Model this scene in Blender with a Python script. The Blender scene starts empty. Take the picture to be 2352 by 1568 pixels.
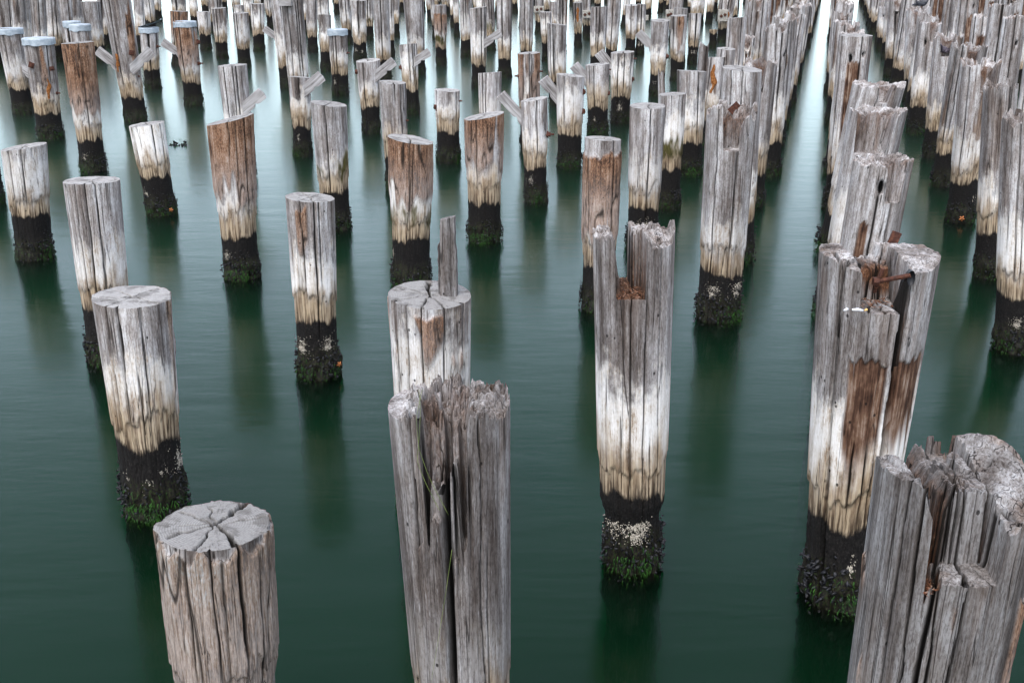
import bpy, math, random
import numpy as np
from mathutils import Vector, Matrix
R_ = math.radians
sc = bpy.context.scene
col = sc.collection

# ---------------------------------------------------------------- camera
CAM_H, PITCH, FPX = 3.8, R_(20.0), 2513.0        # height above the tide, tilt down, focal length for a 2352 px wide frame
cd = bpy.data.cameras.new('camera'); cam = bpy.data.objects.new('camera', cd); col.objects.link(cam)
cam.location = (0, 0, CAM_H); cam.rotation_euler = (math.pi/2 - PITCH, 0, 0)
cd.sensor_width = 36.0; cd.lens = 36.0*FPX/2352.0; cd.clip_start = 0.05; cd.clip_end = 3000
sc.camera = cam

# ---------------------------------------------------------------- sky and sun (overcast noon)
SUN_EL, SUN_AZ = 62.0, 200.0
w = bpy.data.worlds.new('World'); sc.world = w; w.use_nodes = True
nt = w.node_tree; nt.nodes.clear()
sky = nt.nodes.new('ShaderNodeTexSky'); sky.sky_type = 'NISHITA'; sky.sun_disc = False
sky.sun_elevation = R_(SUN_EL); sky.sun_rotation = R_(SUN_AZ); sky.air_density = 1.0; sky.dust_density = 2.0; sky.ozone_density = 1.0
hs = nt.nodes.new('ShaderNodeHueSaturation'); hs.inputs['Saturation'].default_value = 0.55
bg = nt.nodes.new('ShaderNodeBackground'); bg.inputs['Strength'].default_value = 0.15
wo = nt.nodes.new('ShaderNodeOutputWorld')
nt.links.new(sky.outputs[0], hs.inputs['Color']); nt.links.new(hs.outputs[0], bg.inputs[0]); nt.links.new(bg.outputs[0], wo.inputs[0])
sd = bpy.data.lights.new('sun', 'SUN'); sd.energy = 0.6; sd.angle = R_(25); sd.color = (1.0, 0.965, 0.92)
so = bpy.data.objects.new('sun', sd); col.objects.link(so)
so.rotation_euler = (R_(90-SUN_EL), 0, R_(180-SUN_AZ))

sc.view_settings.view_transform = 'Standard'; sc.view_settings.look = 'None'
sc.view_settings.exposure = 1.70; sc.view_settings.gamma = 1.0
sc.render.engine = 'CYCLES'
sc.cycles.use_denoising = True
try: sc.cycles.denoiser = 'OPENIMAGEDENOISE'
except Exception: pass
sc.cycles.max_bounces = 8; sc.cycles.volume_bounces = 1; sc.cycles.diffuse_bounces = 3; sc.cycles.glossy_bounces = 3; sc.cycles.transparent_max_bounces = 8
sc.cycles.caustics_reflective = False; sc.cycles.caustics_refractive = False
sc.cycles.sample_clamp_indirect = 6.0

# ---------------------------------------------------------------- numpy noise
def _hash(ix, iy, iz, s):
    h = (ix.astype(np.uint32)*np.uint32(374761393) + iy.astype(np.uint32)*np.uint32(668265263)
         + iz.astype(np.uint32)*np.uint32(2246822519) + np.uint32((s*3266489917) & 0xffffffff))
    h = (h ^ (h >> np.uint32(13)))*np.uint32(1274126177)
    h = (h ^ (h >> np.uint32(16)))*np.uint32(2654435761)
    h = h ^ (h >> np.uint32(15))
    return h.astype(np.float64)/4294967295.0
def vn(x, y, z, s=0):
    """value noise in -1..1"""
    x, y, z = np.broadcast_arrays(np.asarray(x, float), np.asarray(y, float), np.asarray(z, float))
    fx, fy, fz = np.floor(x), np.floor(y), np.floor(z)
    ix, iy, iz = fx.astype(np.int64), fy.astype(np.int64), fz.astype(np.int64)
    tx, ty, tz = x-fx, y-fy, z-fz
    tx, ty, tz = tx*tx*(3-2*tx), ty*ty*(3-2*ty), tz*tz*(3-2*tz)
    def c(a, b, d): return _hash(ix+a, iy+b, iz+d, s)
    x00 = c(0,0,0)*(1-tx)+c(1,0,0)*tx; x10 = c(0,1,0)*(1-tx)+c(1,1,0)*tx
    x01 = c(0,0,1)*(1-tx)+c(1,0,1)*tx; x11 = c(0,1,1)*(1-tx)+c(1,1,1)*tx
    y0 = x00*(1-ty)+x10*ty; y1 = x01*(1-ty)+x11*ty
    return (y0*(1-tz)+y1*tz)*2-1
def fbm(x, y, z, s=0, o=3):
    a, t, f, n = 0.0, 0.0, 1.0, 0.0
    amp = 1.0
    for k in range(o):
        n = n + amp*vn(x*f, y*f, z*f, s+k*7); t += amp; amp *= 0.5; f *= 2.03
    return n/t
def cell(x, y, s=0, w=.35):
    """flat topped columns of random height 0..1 with slightly wandering borders: broken timber fibres"""
    x, y = np.broadcast_arrays(np.asarray(x, float), np.asarray(y, float))
    x2 = x + w*vn(x*.9, y*.9, 1.5, s+1); y2 = y + w*vn(x*.9, y*.9, 5.5, s+2)
    return _hash(np.floor(x2).astype(np.int64), np.floor(y2).astype(np.int64), np.zeros(x2.shape, np.int64)+3, s)
def ss(a, b, x):
    t = np.clip((x-a)/(b-a), 0, 1); return t*t*(3-2*t)

# ---------------------------------------------------------------- object helpers
def tag(o, label=None, cat=None, group=None, kind=None):
    if label: o['label'] = label
    if cat: o['category'] = cat
    if group: o['group'] = group
    if kind: o['kind'] = kind
    return o
def mesh_from(name, verts, quads, ngons=(), attrs=None, smooth=True):
    me = bpy.data.meshes.new(name)
    verts = np.asarray(verts, np.float32); quads = np.asarray(quads, np.int32).reshape(-1, 4)
    nq = len(quads); extra = [np.asarray(g, np.int32) for g in ngons]
    loops = np.concatenate([quads.ravel()]+extra) if extra else quads.ravel()
    starts = np.arange(nq, dtype=np.int32)*4
    if extra:
        ln = np.array([len(g) for g in extra]); st = nq*4 + np.concatenate([[0], np.cumsum(ln)[:-1]])
        starts = np.concatenate([starts, st.astype(np.int32)])
    me.vertices.add(len(verts)); me.vertices.foreach_set('co', verts.ravel())
    me.loops.add(len(loops)); me.loops.foreach_set('vertex_index', loops.astype(np.int32))
    me.polygons.add(len(starts)); me.polygons.foreach_set('loop_start', starts)
    me.polygons.foreach_set('use_smooth', np.full(len(starts), smooth, dtype=bool))
    for k, v in (attrs or {}).items():
        v = np.asarray(v, np.float32)
        if v.ndim == 2:
            a = me.attributes.new(k, 'FLOAT_VECTOR', 'POINT'); a.data.foreach_set('vector', v.ravel())
        else:
            a = me.attributes.new(k, 'FLOAT', 'POINT'); a.data.foreach_set('value', v)
    me.update(calc_edges=True); me.validate()
    return me
def link(name, me, mat, loc=(0,0,0), parent=None):
    o = bpy.data.objects.new(name, me); col.objects.link(o); o.location = loc
    if mat is not None and len(me.materials) == 0: me.materials.append(mat)
    if parent is not None: o.parent = parent
    return o
class MB:
    """collects pieces into one mesh"""
    def __init__(s): s.v, s.q, s.n = [], [], []; s.k = 0
    def add(s, v, q=(), n=()):
        v = np.asarray(v, float); s.v.append(v)
        if len(q): s.q.append(np.asarray(q, int).reshape(-1, 4)+s.k)
        for g in n: s.n.append(np.asarray(g, int)+s.k)
        s.k += len(v)
    def mesh(s, name, smooth=True, attrs=None):
        return mesh_from(name, np.concatenate(s.v), np.concatenate(s.q) if s.q else np.zeros((0,4)), s.n, attrs, smooth)
def grid_quads(nr, nc, wrap=True):
    i = np.arange(nr-1)[:, None]; j = np.arange(nc if wrap else nc-1)[None, :]
    j2 = (j+1) % nc
    return np.stack([i*nc+j, i*nc+j2, (i+1)*nc+j2, (i+1)*nc+j], -1).reshape(-1, 4)
def tube(path, rad, n=8, cap=True):
    path = np.asarray(path, float); m = len(path); rad = np.broadcast_to(np.asarray(rad, float), (m,))
    T = np.gradient(path, axis=0); T /= np.linalg.norm(T, axis=1)[:, None]+1e-9
    up = np.array([0,0,1.0]) if abs(T[0][2]) < .9 else np.array([1.0,0,0])
    A = np.cross(T, up); A /= np.linalg.norm(A, axis=1)[:, None]+1e-9; B = np.cross(T, A)
    t = np.linspace(0, 2*np.pi, n, endpoint=False)
    v = path[:, None, :] + rad[:, None, None]*(A[:, None, :]*np.cos(t)[None, :, None] + B[:, None, :]*np.sin(t)[None, :, None])
    q = grid_quads(m, n); ng = [list(range(n))[::-1], [(m-1)*n+i for i in range(n)]] if cap else []
    return v.reshape(-1, 3), q, ng

# ---------------------------------------------------------------- photo to world
CT, ST = math.cos(PITCH), math.sin(PITCH)
def ray(x, y):
    a, b = (x-1176.0)/FPX, (784.0-y)/FPX
    return np.array([a, CT+b*ST, -ST+b*CT])
def on_water(x, y):
    d = ray(x, y); t = -CAM_H/d[2]; return d[0]*t, d[1]*t
def at_depth(x, y, Y):
    d = ray(x, y); t = Y/d[1]; return np.array([d[0]*t, Y, CAM_H+d[2]*t])
def zc(Y, z): return Y*CT + (CAM_H-z)*ST           # depth along the optical axis

# ---------------------------------------------------------------- materials
class N:
    def __init__(s, name):
        s.m = bpy.data.materials.new(name); s.m.use_nodes = True; s.t = s.m.node_tree; s.t.nodes.clear()
        s.out = s.t.nodes.new('ShaderNodeOutputMaterial')
    def n(s, typ, **kw):
        nd = s.t.nodes.new('ShaderNode'+typ)
        for k, v in kw.items():
            if k.startswith('i_'): s.set(nd, k[2:], v)
            else: setattr(nd, k, v)
        return nd
    def set(s, nd, key, v):
        inp = nd.inputs[int(key)] if key.isdigit() else nd.inputs[key.replace('_', ' ')]
        s.put(inp, v)
    def put(s, inp, v):
        if isinstance(v, bpy.types.NodeSocket): s.t.links.new(v, inp)
        else:
            if inp.type == 'RGBA' and len(v) == 3: v = (*v, 1)
            inp.default_value = v
    def math(s, op, a, b=0.0, c=0.0, clamp=False):
        nd = s.t.nodes.new('ShaderNodeMath'); nd.operation = op; nd.use_clamp = clamp
        s.put(nd.inputs[0], a); s.put(nd.inputs[1], b); s.put(nd.inputs[2], c); return nd.outputs[0]
    def step(s, x, a, b):      # smoothstep a..b -> 0..1
        nd = s.t.nodes.new('ShaderNodeMapRange'); nd.interpolation_type = 'SMOOTHSTEP'
        lo, hi, f, t_ = (a, b, 0.0, 1.0) if a < b else (b, a, 1.0, 0.0)
        s.put(nd.inputs[0], x)
        for i, v in enumerate((lo, hi, f, t_)): nd.inputs[i+1].default_value = v
        return nd.outputs[0]
    def mix(s, f, a, b, mode='MIX'):
        nd = s.t.nodes.new('ShaderNodeMix'); nd.data_type = 'RGBA'; nd.blend_type = mode
        s.put(nd.inputs[0], f); s.put(nd.inputs[6], a); s.put(nd.inputs[7], b); return nd.outputs[2]
    def noise(s, vec, detail=3.0, rough=0.55, scale=1.0, dist=0.0):
        nd = s.t.nodes.new('ShaderNodeTexNoise'); s.put(nd.inputs['Vector'], vec)
        nd.inputs['Scale'].default_value = scale; nd.inputs['Detail'].default_value = detail
        nd.inputs['Roughness'].default_value = rough; nd.inputs['Distortion'].default_value = dist
        return nd.outputs[0]
    def vmul(s, v, k):
        nd = s.t.nodes.new('ShaderNodeVectorMath'); nd.operation = 'MULTIPLY'; s.put(nd.inputs[0], v); s.put(nd.inputs[1], k); return nd.outputs[0]
    def vadd(s, v, k):
        nd = s.t.nodes.new('ShaderNodeVectorMath'); nd.operation = 'ADD'; s.put(nd.inputs[0], v); s.put(nd.inputs[1], k); return nd.outputs[0]
    def ramp(s, f, stops):
        nd = s.t.nodes.new('ShaderNodeValToRGB'); s.put(nd.inputs[0], f)
        e = nd.color_ramp.elements
        while len(e) < len(stops): e.new(0.5)
        for el, (p, c) in zip(e, stops): el.position = p; el.color = (*c, 1)
        return nd.outputs[0]
    def attr(s, name, out=2):
        nd = s.t.nodes.new('ShaderNodeAttribute'); nd.attribute_name = name; return nd.outputs[out]
    def principled(s, color, rough=0.8, spec=0.3, normal=None, metal=0.0):
        nd = s.t.nodes.new('ShaderNodeBsdfPrincipled')
        s.put(nd.inputs['Base Color'], color); s.put(nd.inputs['Roughness'], rough); s.put(nd.inputs['Metallic'], metal)
        nd.inputs['Specular IOR Level'].default_value = spec
        if normal is not None: s.put(nd.inputs['Normal'], normal)
        s.t.links.new(nd.outputs[0], s.out.inputs[0]); return nd
    def bump(s, h, dist, strength=1.0):
        nd = s.t.nodes.new('ShaderNodeBump'); s.put(nd.inputs['Height'], h)
        nd.inputs['Distance'].default_value = dist; nd.inputs['Strength'].default_value = strength; return nd.outputs[0]

def timber_material():
    m = N('weathered_timber')
    gc = m.attr('gc', 1)                                   # coordinates along the trunk
    oi = m.n('ObjectInfo'); rnd = oi.outputs['Random']
    sep = m.n('SeparateXYZ'); m.put(sep.inputs[0], gc); z = sep.outputs[2]
    colr = m.n('SeparateColor'); m.put(colr.inputs[0], oi.outputs['Color'])
    brown, moss, pale = colr.outputs[0], colr.outputs[1], colr.outputs[2]; bleach = oi.outputs['Alpha']     # what kind of weathering this pile has
    offv = m.n('CombineXYZ')
    m.put(offv.inputs[0], m.math('MULTIPLY', rnd, 37.0)); m.put(offv.inputs[1], m.math('MULTIPLY', rnd, 91.0)); m.put(offv.inputs[2], m.math('MULTIPLY', rnd, 13.0))
    p = m.vadd(gc, offv.outputs[0])
    fine = m.noise(m.vmul(p, (150, 150, 9)), 3, .65)
    grain = m.noise(m.vmul(p, (44, 44, 1.7)), 4, .65)
    dirt = m.noise(m.vmul(p, (9, 9, 5)), 5, .65)
    speck = m.noise(m.vmul(p, (120, 120, 42)), 3, .65)
    streak = m.noise(m.vmul(p, (11, 11, 0.55)), 4, .55)
    blot = m.noise(m.vmul(p, (5.0, 5.0, 1.3)), 4, .55)
    blot2 = m.noise(m.vmul(m.vadd(p, (31.7, 5.2, 9.1)), (7.5, 7.5, 0.8)), 3, .5)
    edge = m.noise(m.vmul(p, (26, 26, 2.2)), 4, .65)
    slow = m.noise(m.vmul(p, (6, 6, 1.0)), 2, .5)
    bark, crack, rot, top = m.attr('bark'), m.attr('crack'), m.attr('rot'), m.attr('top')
    # silver grey upper wood
    big = m.noise(m.vmul(m.vadd(p, (3.3, 71.0, 2.0)), (4.2, 4.2, 0.42)), 3, .5)
    g = m.ramp(m.math('ADD', m.math('MULTIPLY', streak, .45), m.math('MULTIPLY', big, .55)),
               [(0.35, (.080, .066, .060)), (0.43, (.205, .188, .182)), (0.50, (.365, .352, .350)), (0.60, (.56, .555, .56))])
    g = m.mix(m.step(dirt, .38, .60), m.mix(1.0, g, (.74, .70, .67), 'MULTIPLY'), g)
    g = m.mix(m.step(grain, .36, .60), m.mix(1.0, g, (.66, .63, .61), 'MULTIPLY'), g)
    g = m.mix(m.step(fine, .36, .50), m.mix(1.0, g, (.58, .55, .53), 'MULTIPLY'), g)
    g = m.mix(m.math('MULTIPLY', m.step(speck, .52, .40), .55), g, m.mix(1.0, g, (.45, .42, .40), 'MULTIPLY'))
    g = m.mix(m.math('MULTIPLY', m.step(fine, .60, .74), .35), g, (.62, .62, .64))
    lum = m.math('MULTIPLY_ADD', pale, 0.85, 0.56)
    comb = m.n('CombineColor'); [m.put(comb.inputs[i], lum) for i in range(3)]; lum3 = comb.outputs[0]
    g = m.mix(1.0, g, comb.outputs[0], 'MULTIPLY')
    bs = m.math('MULTIPLY', m.step(blot2, .53, .68), m.math('MULTIPLY_ADD', brown, 0.95, 0.12), clamp=True)
    g = m.mix(m.math('MULTIPLY', bs, .9, clamp=True), g, m.ramp(m.math('ADD', m.math('MULTIPLY', grain, .6), m.math('MULTIPLY', dirt, .4)), [(.36, (.045, .026, .018)), (.50, (.115, .074, .052)), (.66, (.25, .185, .14))]))
    # tide marks
    ze = m.math('ADD', z, m.math('ADD', m.math('MULTIPLY', m.math('SUBTRACT', edge, .5), .34), m.math('MULTIPLY', m.math('SUBTRACT', slow, .5), .55)))
    zw = m.math('ADD', m.math('ADD', ze, m.math('MULTIPLY', m.math('SUBTRACT', dirt, .5), 1.0)), m.math('MULTIPLY', m.math('SUBTRACT', rnd, .5), .5))
    wh = m.math('MULTIPLY', m.math('MULTIPLY', m.step(zw, 1.30, 1.05), m.step(ze, .66, .95)), bleach)
    wt = m.math('ADD', m.math('MULTIPLY', fine, .25), m.math('ADD', m.math('MULTIPLY', speck, .2), m.math('ADD', m.math('MULTIPLY', grain, .2), m.math('MULTIPLY', dirt, .35))))
    white = m.ramp(wt, [(.35, (.15, .10, .065)), (.415, (.46, .37, .285)), (.47, (.71, .67, .62)), (.56, (.84, .82, .795))])
    c = m.mix(m.math('MULTIPLY', wh, .93), g, white)
    tz = m.math('ADD', m.math('MULTIPLY', m.math('SUBTRACT', edge, .5), .25), m.math('ADD', m.math('MULTIPLY', m.math('SUBTRACT', dirt, .5), .40), m.math('MULTIPLY', m.math('SUBTRACT', slow, .5), .7)))
    tanm = m.step(m.math('ADD', m.math('ADD', z, tz), m.math('MULTIPLY', m.math('SUBTRACT', 1.0, bleach), .30)), 1.16, .76)
    tan = m.ramp(m.math('ADD', m.math('MULTIPLY', grain, .7), m.math('MULTIPLY', dirt, .3)), [(.34, (.045, .028, .016)), (.43, (.21, .142, .085)), (.55, (.42, .325, .215))])
    c = m.mix(m.math('MULTIPLY', tanm, .90), c, tan)
    line = m.attr('tideline')
    c = m.mix(m.math('MULTIPLY', line, m.math('MULTIPLY_ADD', m.step(dirt, .42, .58), .6, .1)), c, (.050, .033, .022))
    # olive moss above the tan band on a few piles
    mz = m.math('MULTIPLY', m.step(ze, .66, .8), m.step(ze, 1.06, .92))
    c = m.mix(m.math('MULTIPLY', m.math('MULTIPLY', mz, moss), m.step(blot, .38, .52)), c, m.ramp(fine, [(.3, (.022, .020, .007)), (.7, (.10, .085, .026))]))
    # bark
    bk = m.ramp(m.math('ADD', m.math('MULTIPLY', speck, .30), m.math('ADD', m.math('MULTIPLY', grain, .25), m.math('ADD', m.math('MULTIPLY', blot, .2), m.math('MULTIPLY', dirt, .25)))),
                [(.40, (.026, .016, .012)), (.455, (.075, .040, .025)), (.51, (.20, .105, .060)), (.56, (.29, .195, .14)), (.63, (.37, .315, .28))])
    bk = m.mix(m.step(brown, .35, .05), bk, m.mix(1.0, bk, (.80, .98, 1.12), 'MULTIPLY'))
    lowb = m.step(z, 1.65, 1.05)
    bk = m.mix(m.math('MULTIPLY', lowb, .45), bk, m.mix(m.step(fine, .36, .55), (.14, .105, .085), (.44, .39, .36)))
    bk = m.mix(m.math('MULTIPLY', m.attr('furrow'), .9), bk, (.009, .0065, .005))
    c = m.mix(bark, c, bk)
    sb = m.ramp(m.math('ADD', m.math('MULTIPLY', grain, .55), m.math('MULTIPLY', dirt, .45)), [(.38, (.018, .009, .006)), (.46, (.062, .030, .018)), (.53, (.135, .076, .048)), (.64, (.30, .23, .185))])
    c = m.mix(m.attr('scar'), c, sb)
    # rotten heart and cracks
    rt = m.ramp(m.noise(m.vmul(p, (60, 60, 25)), 4, .65), [(.3, (.010, .006, .005)), (.48, (.060, .026, .013)), (.60, (.12, .055, .028)), (.74, (.26, .19, .14))])
    c = m.mix(rot, c, rt)
    # end grain
    sx, sy = sep.outputs[0], sep.outputs[1]
    rr = m.math('SQRT', m.math('ADD', m.math('MULTIPLY', sx, sx), m.math('MULTIPLY', sy, sy)))
    rings = m.math('SINE', m.math('MULTIPLY_ADD', rr, 560.0, m.math('MULTIPLY', blot, 22.0)))
    eg = m.mix(m.math('MULTIPLY_ADD', rings, .30, .3, clamp=True), (.28, .274, .266), (.150, .142, .135))
    eg = m.mix(1.0, eg, lum3, 'MULTIPLY')
    eg = m.mix(m.math('MULTIPLY', m.step(dirt, .50, .62), .7), eg, (.085, .078, .073))
    eg = m.mix(m.math('MULTIPLY', m.step(blot2, .45, .65), .5), eg, (.19, .18, .175))
    an = m.math('ARCTAN2', sy, sx); cv = m.n('CombineXYZ'); m.put(cv.inputs[0], m.math('COSINE', an)); m.put(cv.inputs[1], m.math('SINE', an)); m.put(cv.inputs[2], m.math('MULTIPLY_ADD', rr, 2.0, m.math('MULTIPLY', rnd, 50.0)))
    chk = m.noise(m.vmul(cv.outputs[0], (7, 7, 1)), 2, .6)
    chk = m.math('SUBTRACT', 1.0, m.step(m.math('ABSOLUTE', m.math('SUBTRACT', chk, .5)), 0.0, .020), clamp=True)
    eg = m.mix(m.math('MULTIPLY', m.math('MULTIPLY', chk, m.step(dirt, .46, .56)), .7), eg, (.035, .030, .027))
    eg = m.mix(m.math('MULTIPLY', m.step(speck, .5, .38), .5), eg, (.10, .093, .088))
    c = m.mix(top, c, eg)
    # black tide band, heavy growth below
    kz = m.math('ADD', z, m.math('ADD', m.math('ADD', m.math('MULTIPLY', m.math('SUBTRACT', edge, .5), .06), m.math('MULTIPLY', m.math('SUBTRACT', speck, .5), .05)), m.math('ADD', m.math('MULTIPLY', m.math('SUBTRACT', slow, .5), .34), m.math('MULTIPLY', m.math('SUBTRACT', rnd, .5), .06))))
    blk = m.ramp(m.noise(m.vmul(p, (95, 95, 60)), 3), [(.35, (.0030, .0026, .0024)), (.58, (.0085, .0075, .007)), (.70, (.022, .019, .018)), (.82, (.06, .052, .048))])
    c = m.mix(m.math('MULTIPLY', m.step(kz, .72, .57), m.math('MULTIPLY', m.step(grain, .56, .44), .8)), c, (.030, .020, .013))
    c = m.mix(m.step(kz, .580, .535), c, blk)
    lowc = m.ramp(m.noise(m.vmul(p, (55, 55, 50)), 4, .7), [(.32, (.002, .002, .002)), (.46, (.006, .0055, .0045)), (.56, (.018, .014, .008)), (.63, (.010, .034, .004)), (.70, (.022, .014, .010)), (.78, (.14, .12, .09))])
    c = m.mix(m.step(m.math('ADD', z, m.math('MULTIPLY', m.math('SUBTRACT', dirt, .5), .3)), .34, .22), c, lowc)
    c = m.mix(m.step(z, .03, -.06), c, (.0015, .0016, .0012))
    c = m.mix(m.math('MULTIPLY', m.step(crack, .05, .75), .96), c, (.0055, .004, .003))  # dirt plus painted shade: near-black colour inside cracks and knot holes
    hair = m.math('SUBTRACT', 1.0, m.step(m.math('ABSOLUTE', m.math('SUBTRACT', m.noise(m.vmul(p, (21, 21, .45)), 2, .5), .5)), .0, .016), clamp=True)
    hair = m.math('MULTIPLY', m.math('MULTIPLY', hair, m.math('SUBTRACT', 1.0, top)), m.step(blot2, .40, .55))
    c = m.mix(m.math('MULTIPLY', hair, .85), c, (.010, .0075, .006))
    vo = m.n('TexVoronoi'); m.put(vo.inputs['Vector'], m.vmul(p, (9, 9, 6))); vo.inputs['Scale'].default_value = 1.0
    hole = m.math('MULTIPLY', m.step(vo.outputs['Distance'], .075, .045), m.math('SUBTRACT', 1.0, top))
    c = m.mix(m.math('MULTIPLY', hole, .85), c, (.006, .0045, .004))
    h = m.math('ADD', m.math('MULTIPLY', fine, .9), m.math('ADD', m.math('MULTIPLY', grain, .3), m.math('ADD', m.math('MULTIPLY', speck, .5), m.math('MULTIPLY', dirt, .4))))
    h = m.math('SUBTRACT', h, m.math('ADD', m.math('MULTIPLY', hair, 1.2), m.math('MULTIPLY', hole, 1.0)))
    h = m.math('MULTIPLY', h, m.math('MULTIPLY_ADD', m.math('MULTIPLY', m.step(kz, 1.0, .8), m.step(kz, .5, .6)), 1.3, 1.0))
    m.principled(c, m.math('MULTIPLY_ADD', m.step(z, .12, .3), .3, .6), .18, m.bump(h, .0036, 1.0))
    return m.m
def plank_material():
    m = N('grey_plank_wood'); tc = m.n('TexCoord'); oi = m.n('ObjectInfo')
    off = m.n('CombineXYZ'); m.put(off.inputs[0], m.math('MULTIPLY', oi.outputs['Random'], 40.0))
    p = m.vadd(tc.outputs['Object'], off.outputs[0])
    g = m.noise(m.vmul(p, (3, 70, 70)), 4, .6); b = m.noise(m.vmul(p, (3, 9, 9)), 3)
    c = m.ramp(m.math('ADD', m.math('MULTIPLY', g, .6), m.math('MULTIPLY', b, .4)), [(.34, (.075, .064, .058)), (.47, (.22, .205, .20)), (.62, (.40, .39, .385))])
    m.principled(c, .85, .2, m.bump(g, .004, .7)); return m.m
def simple(name, stops, scale=30, rough=.6, spec=.3, metal=0.0, bump=.003, stretch=(1,1,1)):
    m = N(name); tc = m.n('TexCoord'); oi = m.n('ObjectInfo')
    n_ = m.noise(m.vmul(m.vadd(tc.outputs['Object'], m.vmul(m.n('NewGeometry').outputs['Position'], (.37,.37,.37))), stretch), 4, .6, scale)
    c = m.ramp(n_, stops); m.principled(c, rough, spec, m.bump(n_, bump, .6), metal); return m.m

M = {}
M['wood'] = timber_material()
M['plank'] = plank_material()
M['mussel'] = simple('mussel_shell', [(.3, (.004, .004, .005)), (.55, (.008, .008, .010)), (.68, (.020, .020, .024)), (.8, (.07, .065, .06))], 22, .5, .25)
M['weed'] = simple('green_seaweed', [(.3, (.004, .014, .002)), (.52, (.012, .050, .005)), (.75, (.030, .095, .010))], 18, .6, .15)
M['barnacle'] = simple('barnacle', [(.35, (.10, .085, .065)), (.5, (.34, .305, .25)), (.65, (.52, .48, .41))], 90, .9, .2)
M['zinc'] = simple('galvanised_sheet', [(.3, (.20, .235, .27)), (.5, (.30, .345, .385)), (.75, (.40, .435, .465))], 9, .55, .5, .25, .004)
M['rust'] = simple('rusty_iron', [(.3, (.028, .013, .010)), (.55, (.075, .030, .020)), (.8, (.16, .065, .032))], 40, .8, .2, .1)
M['rust_orange'] = simple('rust_stain', [(.3, (.05, .018, .008)), (.5, (.20, .075, .022)), (.75, (.36, .16, .06))], 25, .9, .1)
M['grass'] = simple('grass_stem', [(.3, (.06, .10, .02)), (.7, (.17, .20, .06))], 10, .6, .3)
M['star'] = simple('starfish_skin', [(.3, (.20, .06, .018)), (.7, (.42, .16, .05))], 60, .7, .3)
M['paper'] = simple('paper', [(.3, (.62, .66, .74)), (.7, (.82, .83, .86))], 20, .8, .2)
M['filter'] = simple('cork_paper', [(.3, (.60, .32, .08)), (.7, (.78, .50, .20))], 40, .8, .2)
M['chips'] = simple('rotten_wood_chips', [(.3, (.045, .018, .010)), (.5, (.16, .065, .035)), (.68, (.34, .27, .22)), (.8, (.72, .70, .67))], 45, .9, .2)
M['feather_dark'] = simple('dark_feather', [(.3, (.012, .012, .016)), (.6, (.030, .032, .042)), (.8, (.07, .075, .09))], 30, .55, .4)
M['feather_grey'] = simple('purple_grey_feather', [(.3, (.035, .028, .038)), (.55, (.075, .062, .080)), (.8, (.14, .13, .15))], 30, .55, .4)
M['block'] = simple('painted_block', [(.3, (.17, .15, .12)), (.55, (.33, .31, .275)), (.8, (.42, .40, .37))], 14, .85, .2)
M['bed'] = simple('harbour_mud', [(.3, (.010, .018, .012)), (.7, (.03, .04, .028))], 1.5, .95, .1)

# ---------------------------------------------------------------- water, sea bed
def water_material():
    m = N('green_harbour_water'); geo = m.n('NewGeometry'); P = geo.outputs['Position']
    a = m.noise(m.vmul(P, (.9, 3.2, 1)), 3, .5); b = m.noise(m.vmul(P, (4.5, 15, 1)), 3, .55)
    h = m.math('ADD', m.math('MULTIPLY', a, 1.0), m.math('MULTIPLY', b, .30))
    nrm = m.bump(h, .012, .5)
    fr = m.n('Fresnel'); fr.inputs['IOR'].default_value = 1.33; m.put(fr.inputs['Normal'], nrm)
    gl = m.n('BsdfGlossy'); gl.inputs['Roughness'].default_value = .17; m.put(gl.inputs['Normal'], nrm); gl.inputs['Color'].default_value = (.92, 1, .975, 1)
    tr = m.n('BsdfTransparent')
    m2 = m.n('MixShader'); m.put(m2.inputs[0], m.math('MULTIPLY', m.math('POWER', fr.outputs[0], 1.3), 1.38, clamp=True)); m.put(m2.inputs[1], tr.outputs[0]); m.put(m2.inputs[2], gl.outputs[0])
    m.t.links.new(m2.outputs[0], m.out.inputs['Surface'])
    va = m.n('VolumeAbsorption'); va.inputs['Color'].default_value = (.35, .62, .48, 1); va.inputs['Density'].default_value = 1.7
    vs = m.n('VolumeScatter'); vs.inputs['Color'].default_value = (.040, .32, .14, 1); vs.inputs['Density'].default_value = .27; vs.inputs['Anisotropy'].default_value = .2
    ad = m.n('AddShader'); m.put(ad.inputs[0], va.outputs[0]); m.put(ad.inputs[1], vs.outputs[0])
    m.t.links.new(ad.outputs[0], m.out.inputs['Volume'])
    return m.m
def box_mesh(name, a, b, smooth=False):
    (x0,y0,z0),(x1,y1,z1) = a, b
    v = [(x0,y0,z0),(x1,y0,z0),(x1,y1,z0),(x0,y1,z0),(x0,y0,z1),(x1,y0,z1),(x1,y1,z1),(x0,y1,z1)]
    q = [(0,3,2,1),(4,5,6,7),(0,1,5,4),(1,2,6,5),(2,3,7,6),(3,0,4,7)]
    return mesh_from(name, v, q, smooth=smooth)
tag(link('water', box_mesh('water', (-700,-60,-3.2), (900,1600,0)), water_material()), kind='structure')
tag(link('seabed', box_mesh('seabed', (-720,-70,-4.2), (920,1620,-3.22)), M['bed']), kind='structure')

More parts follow.
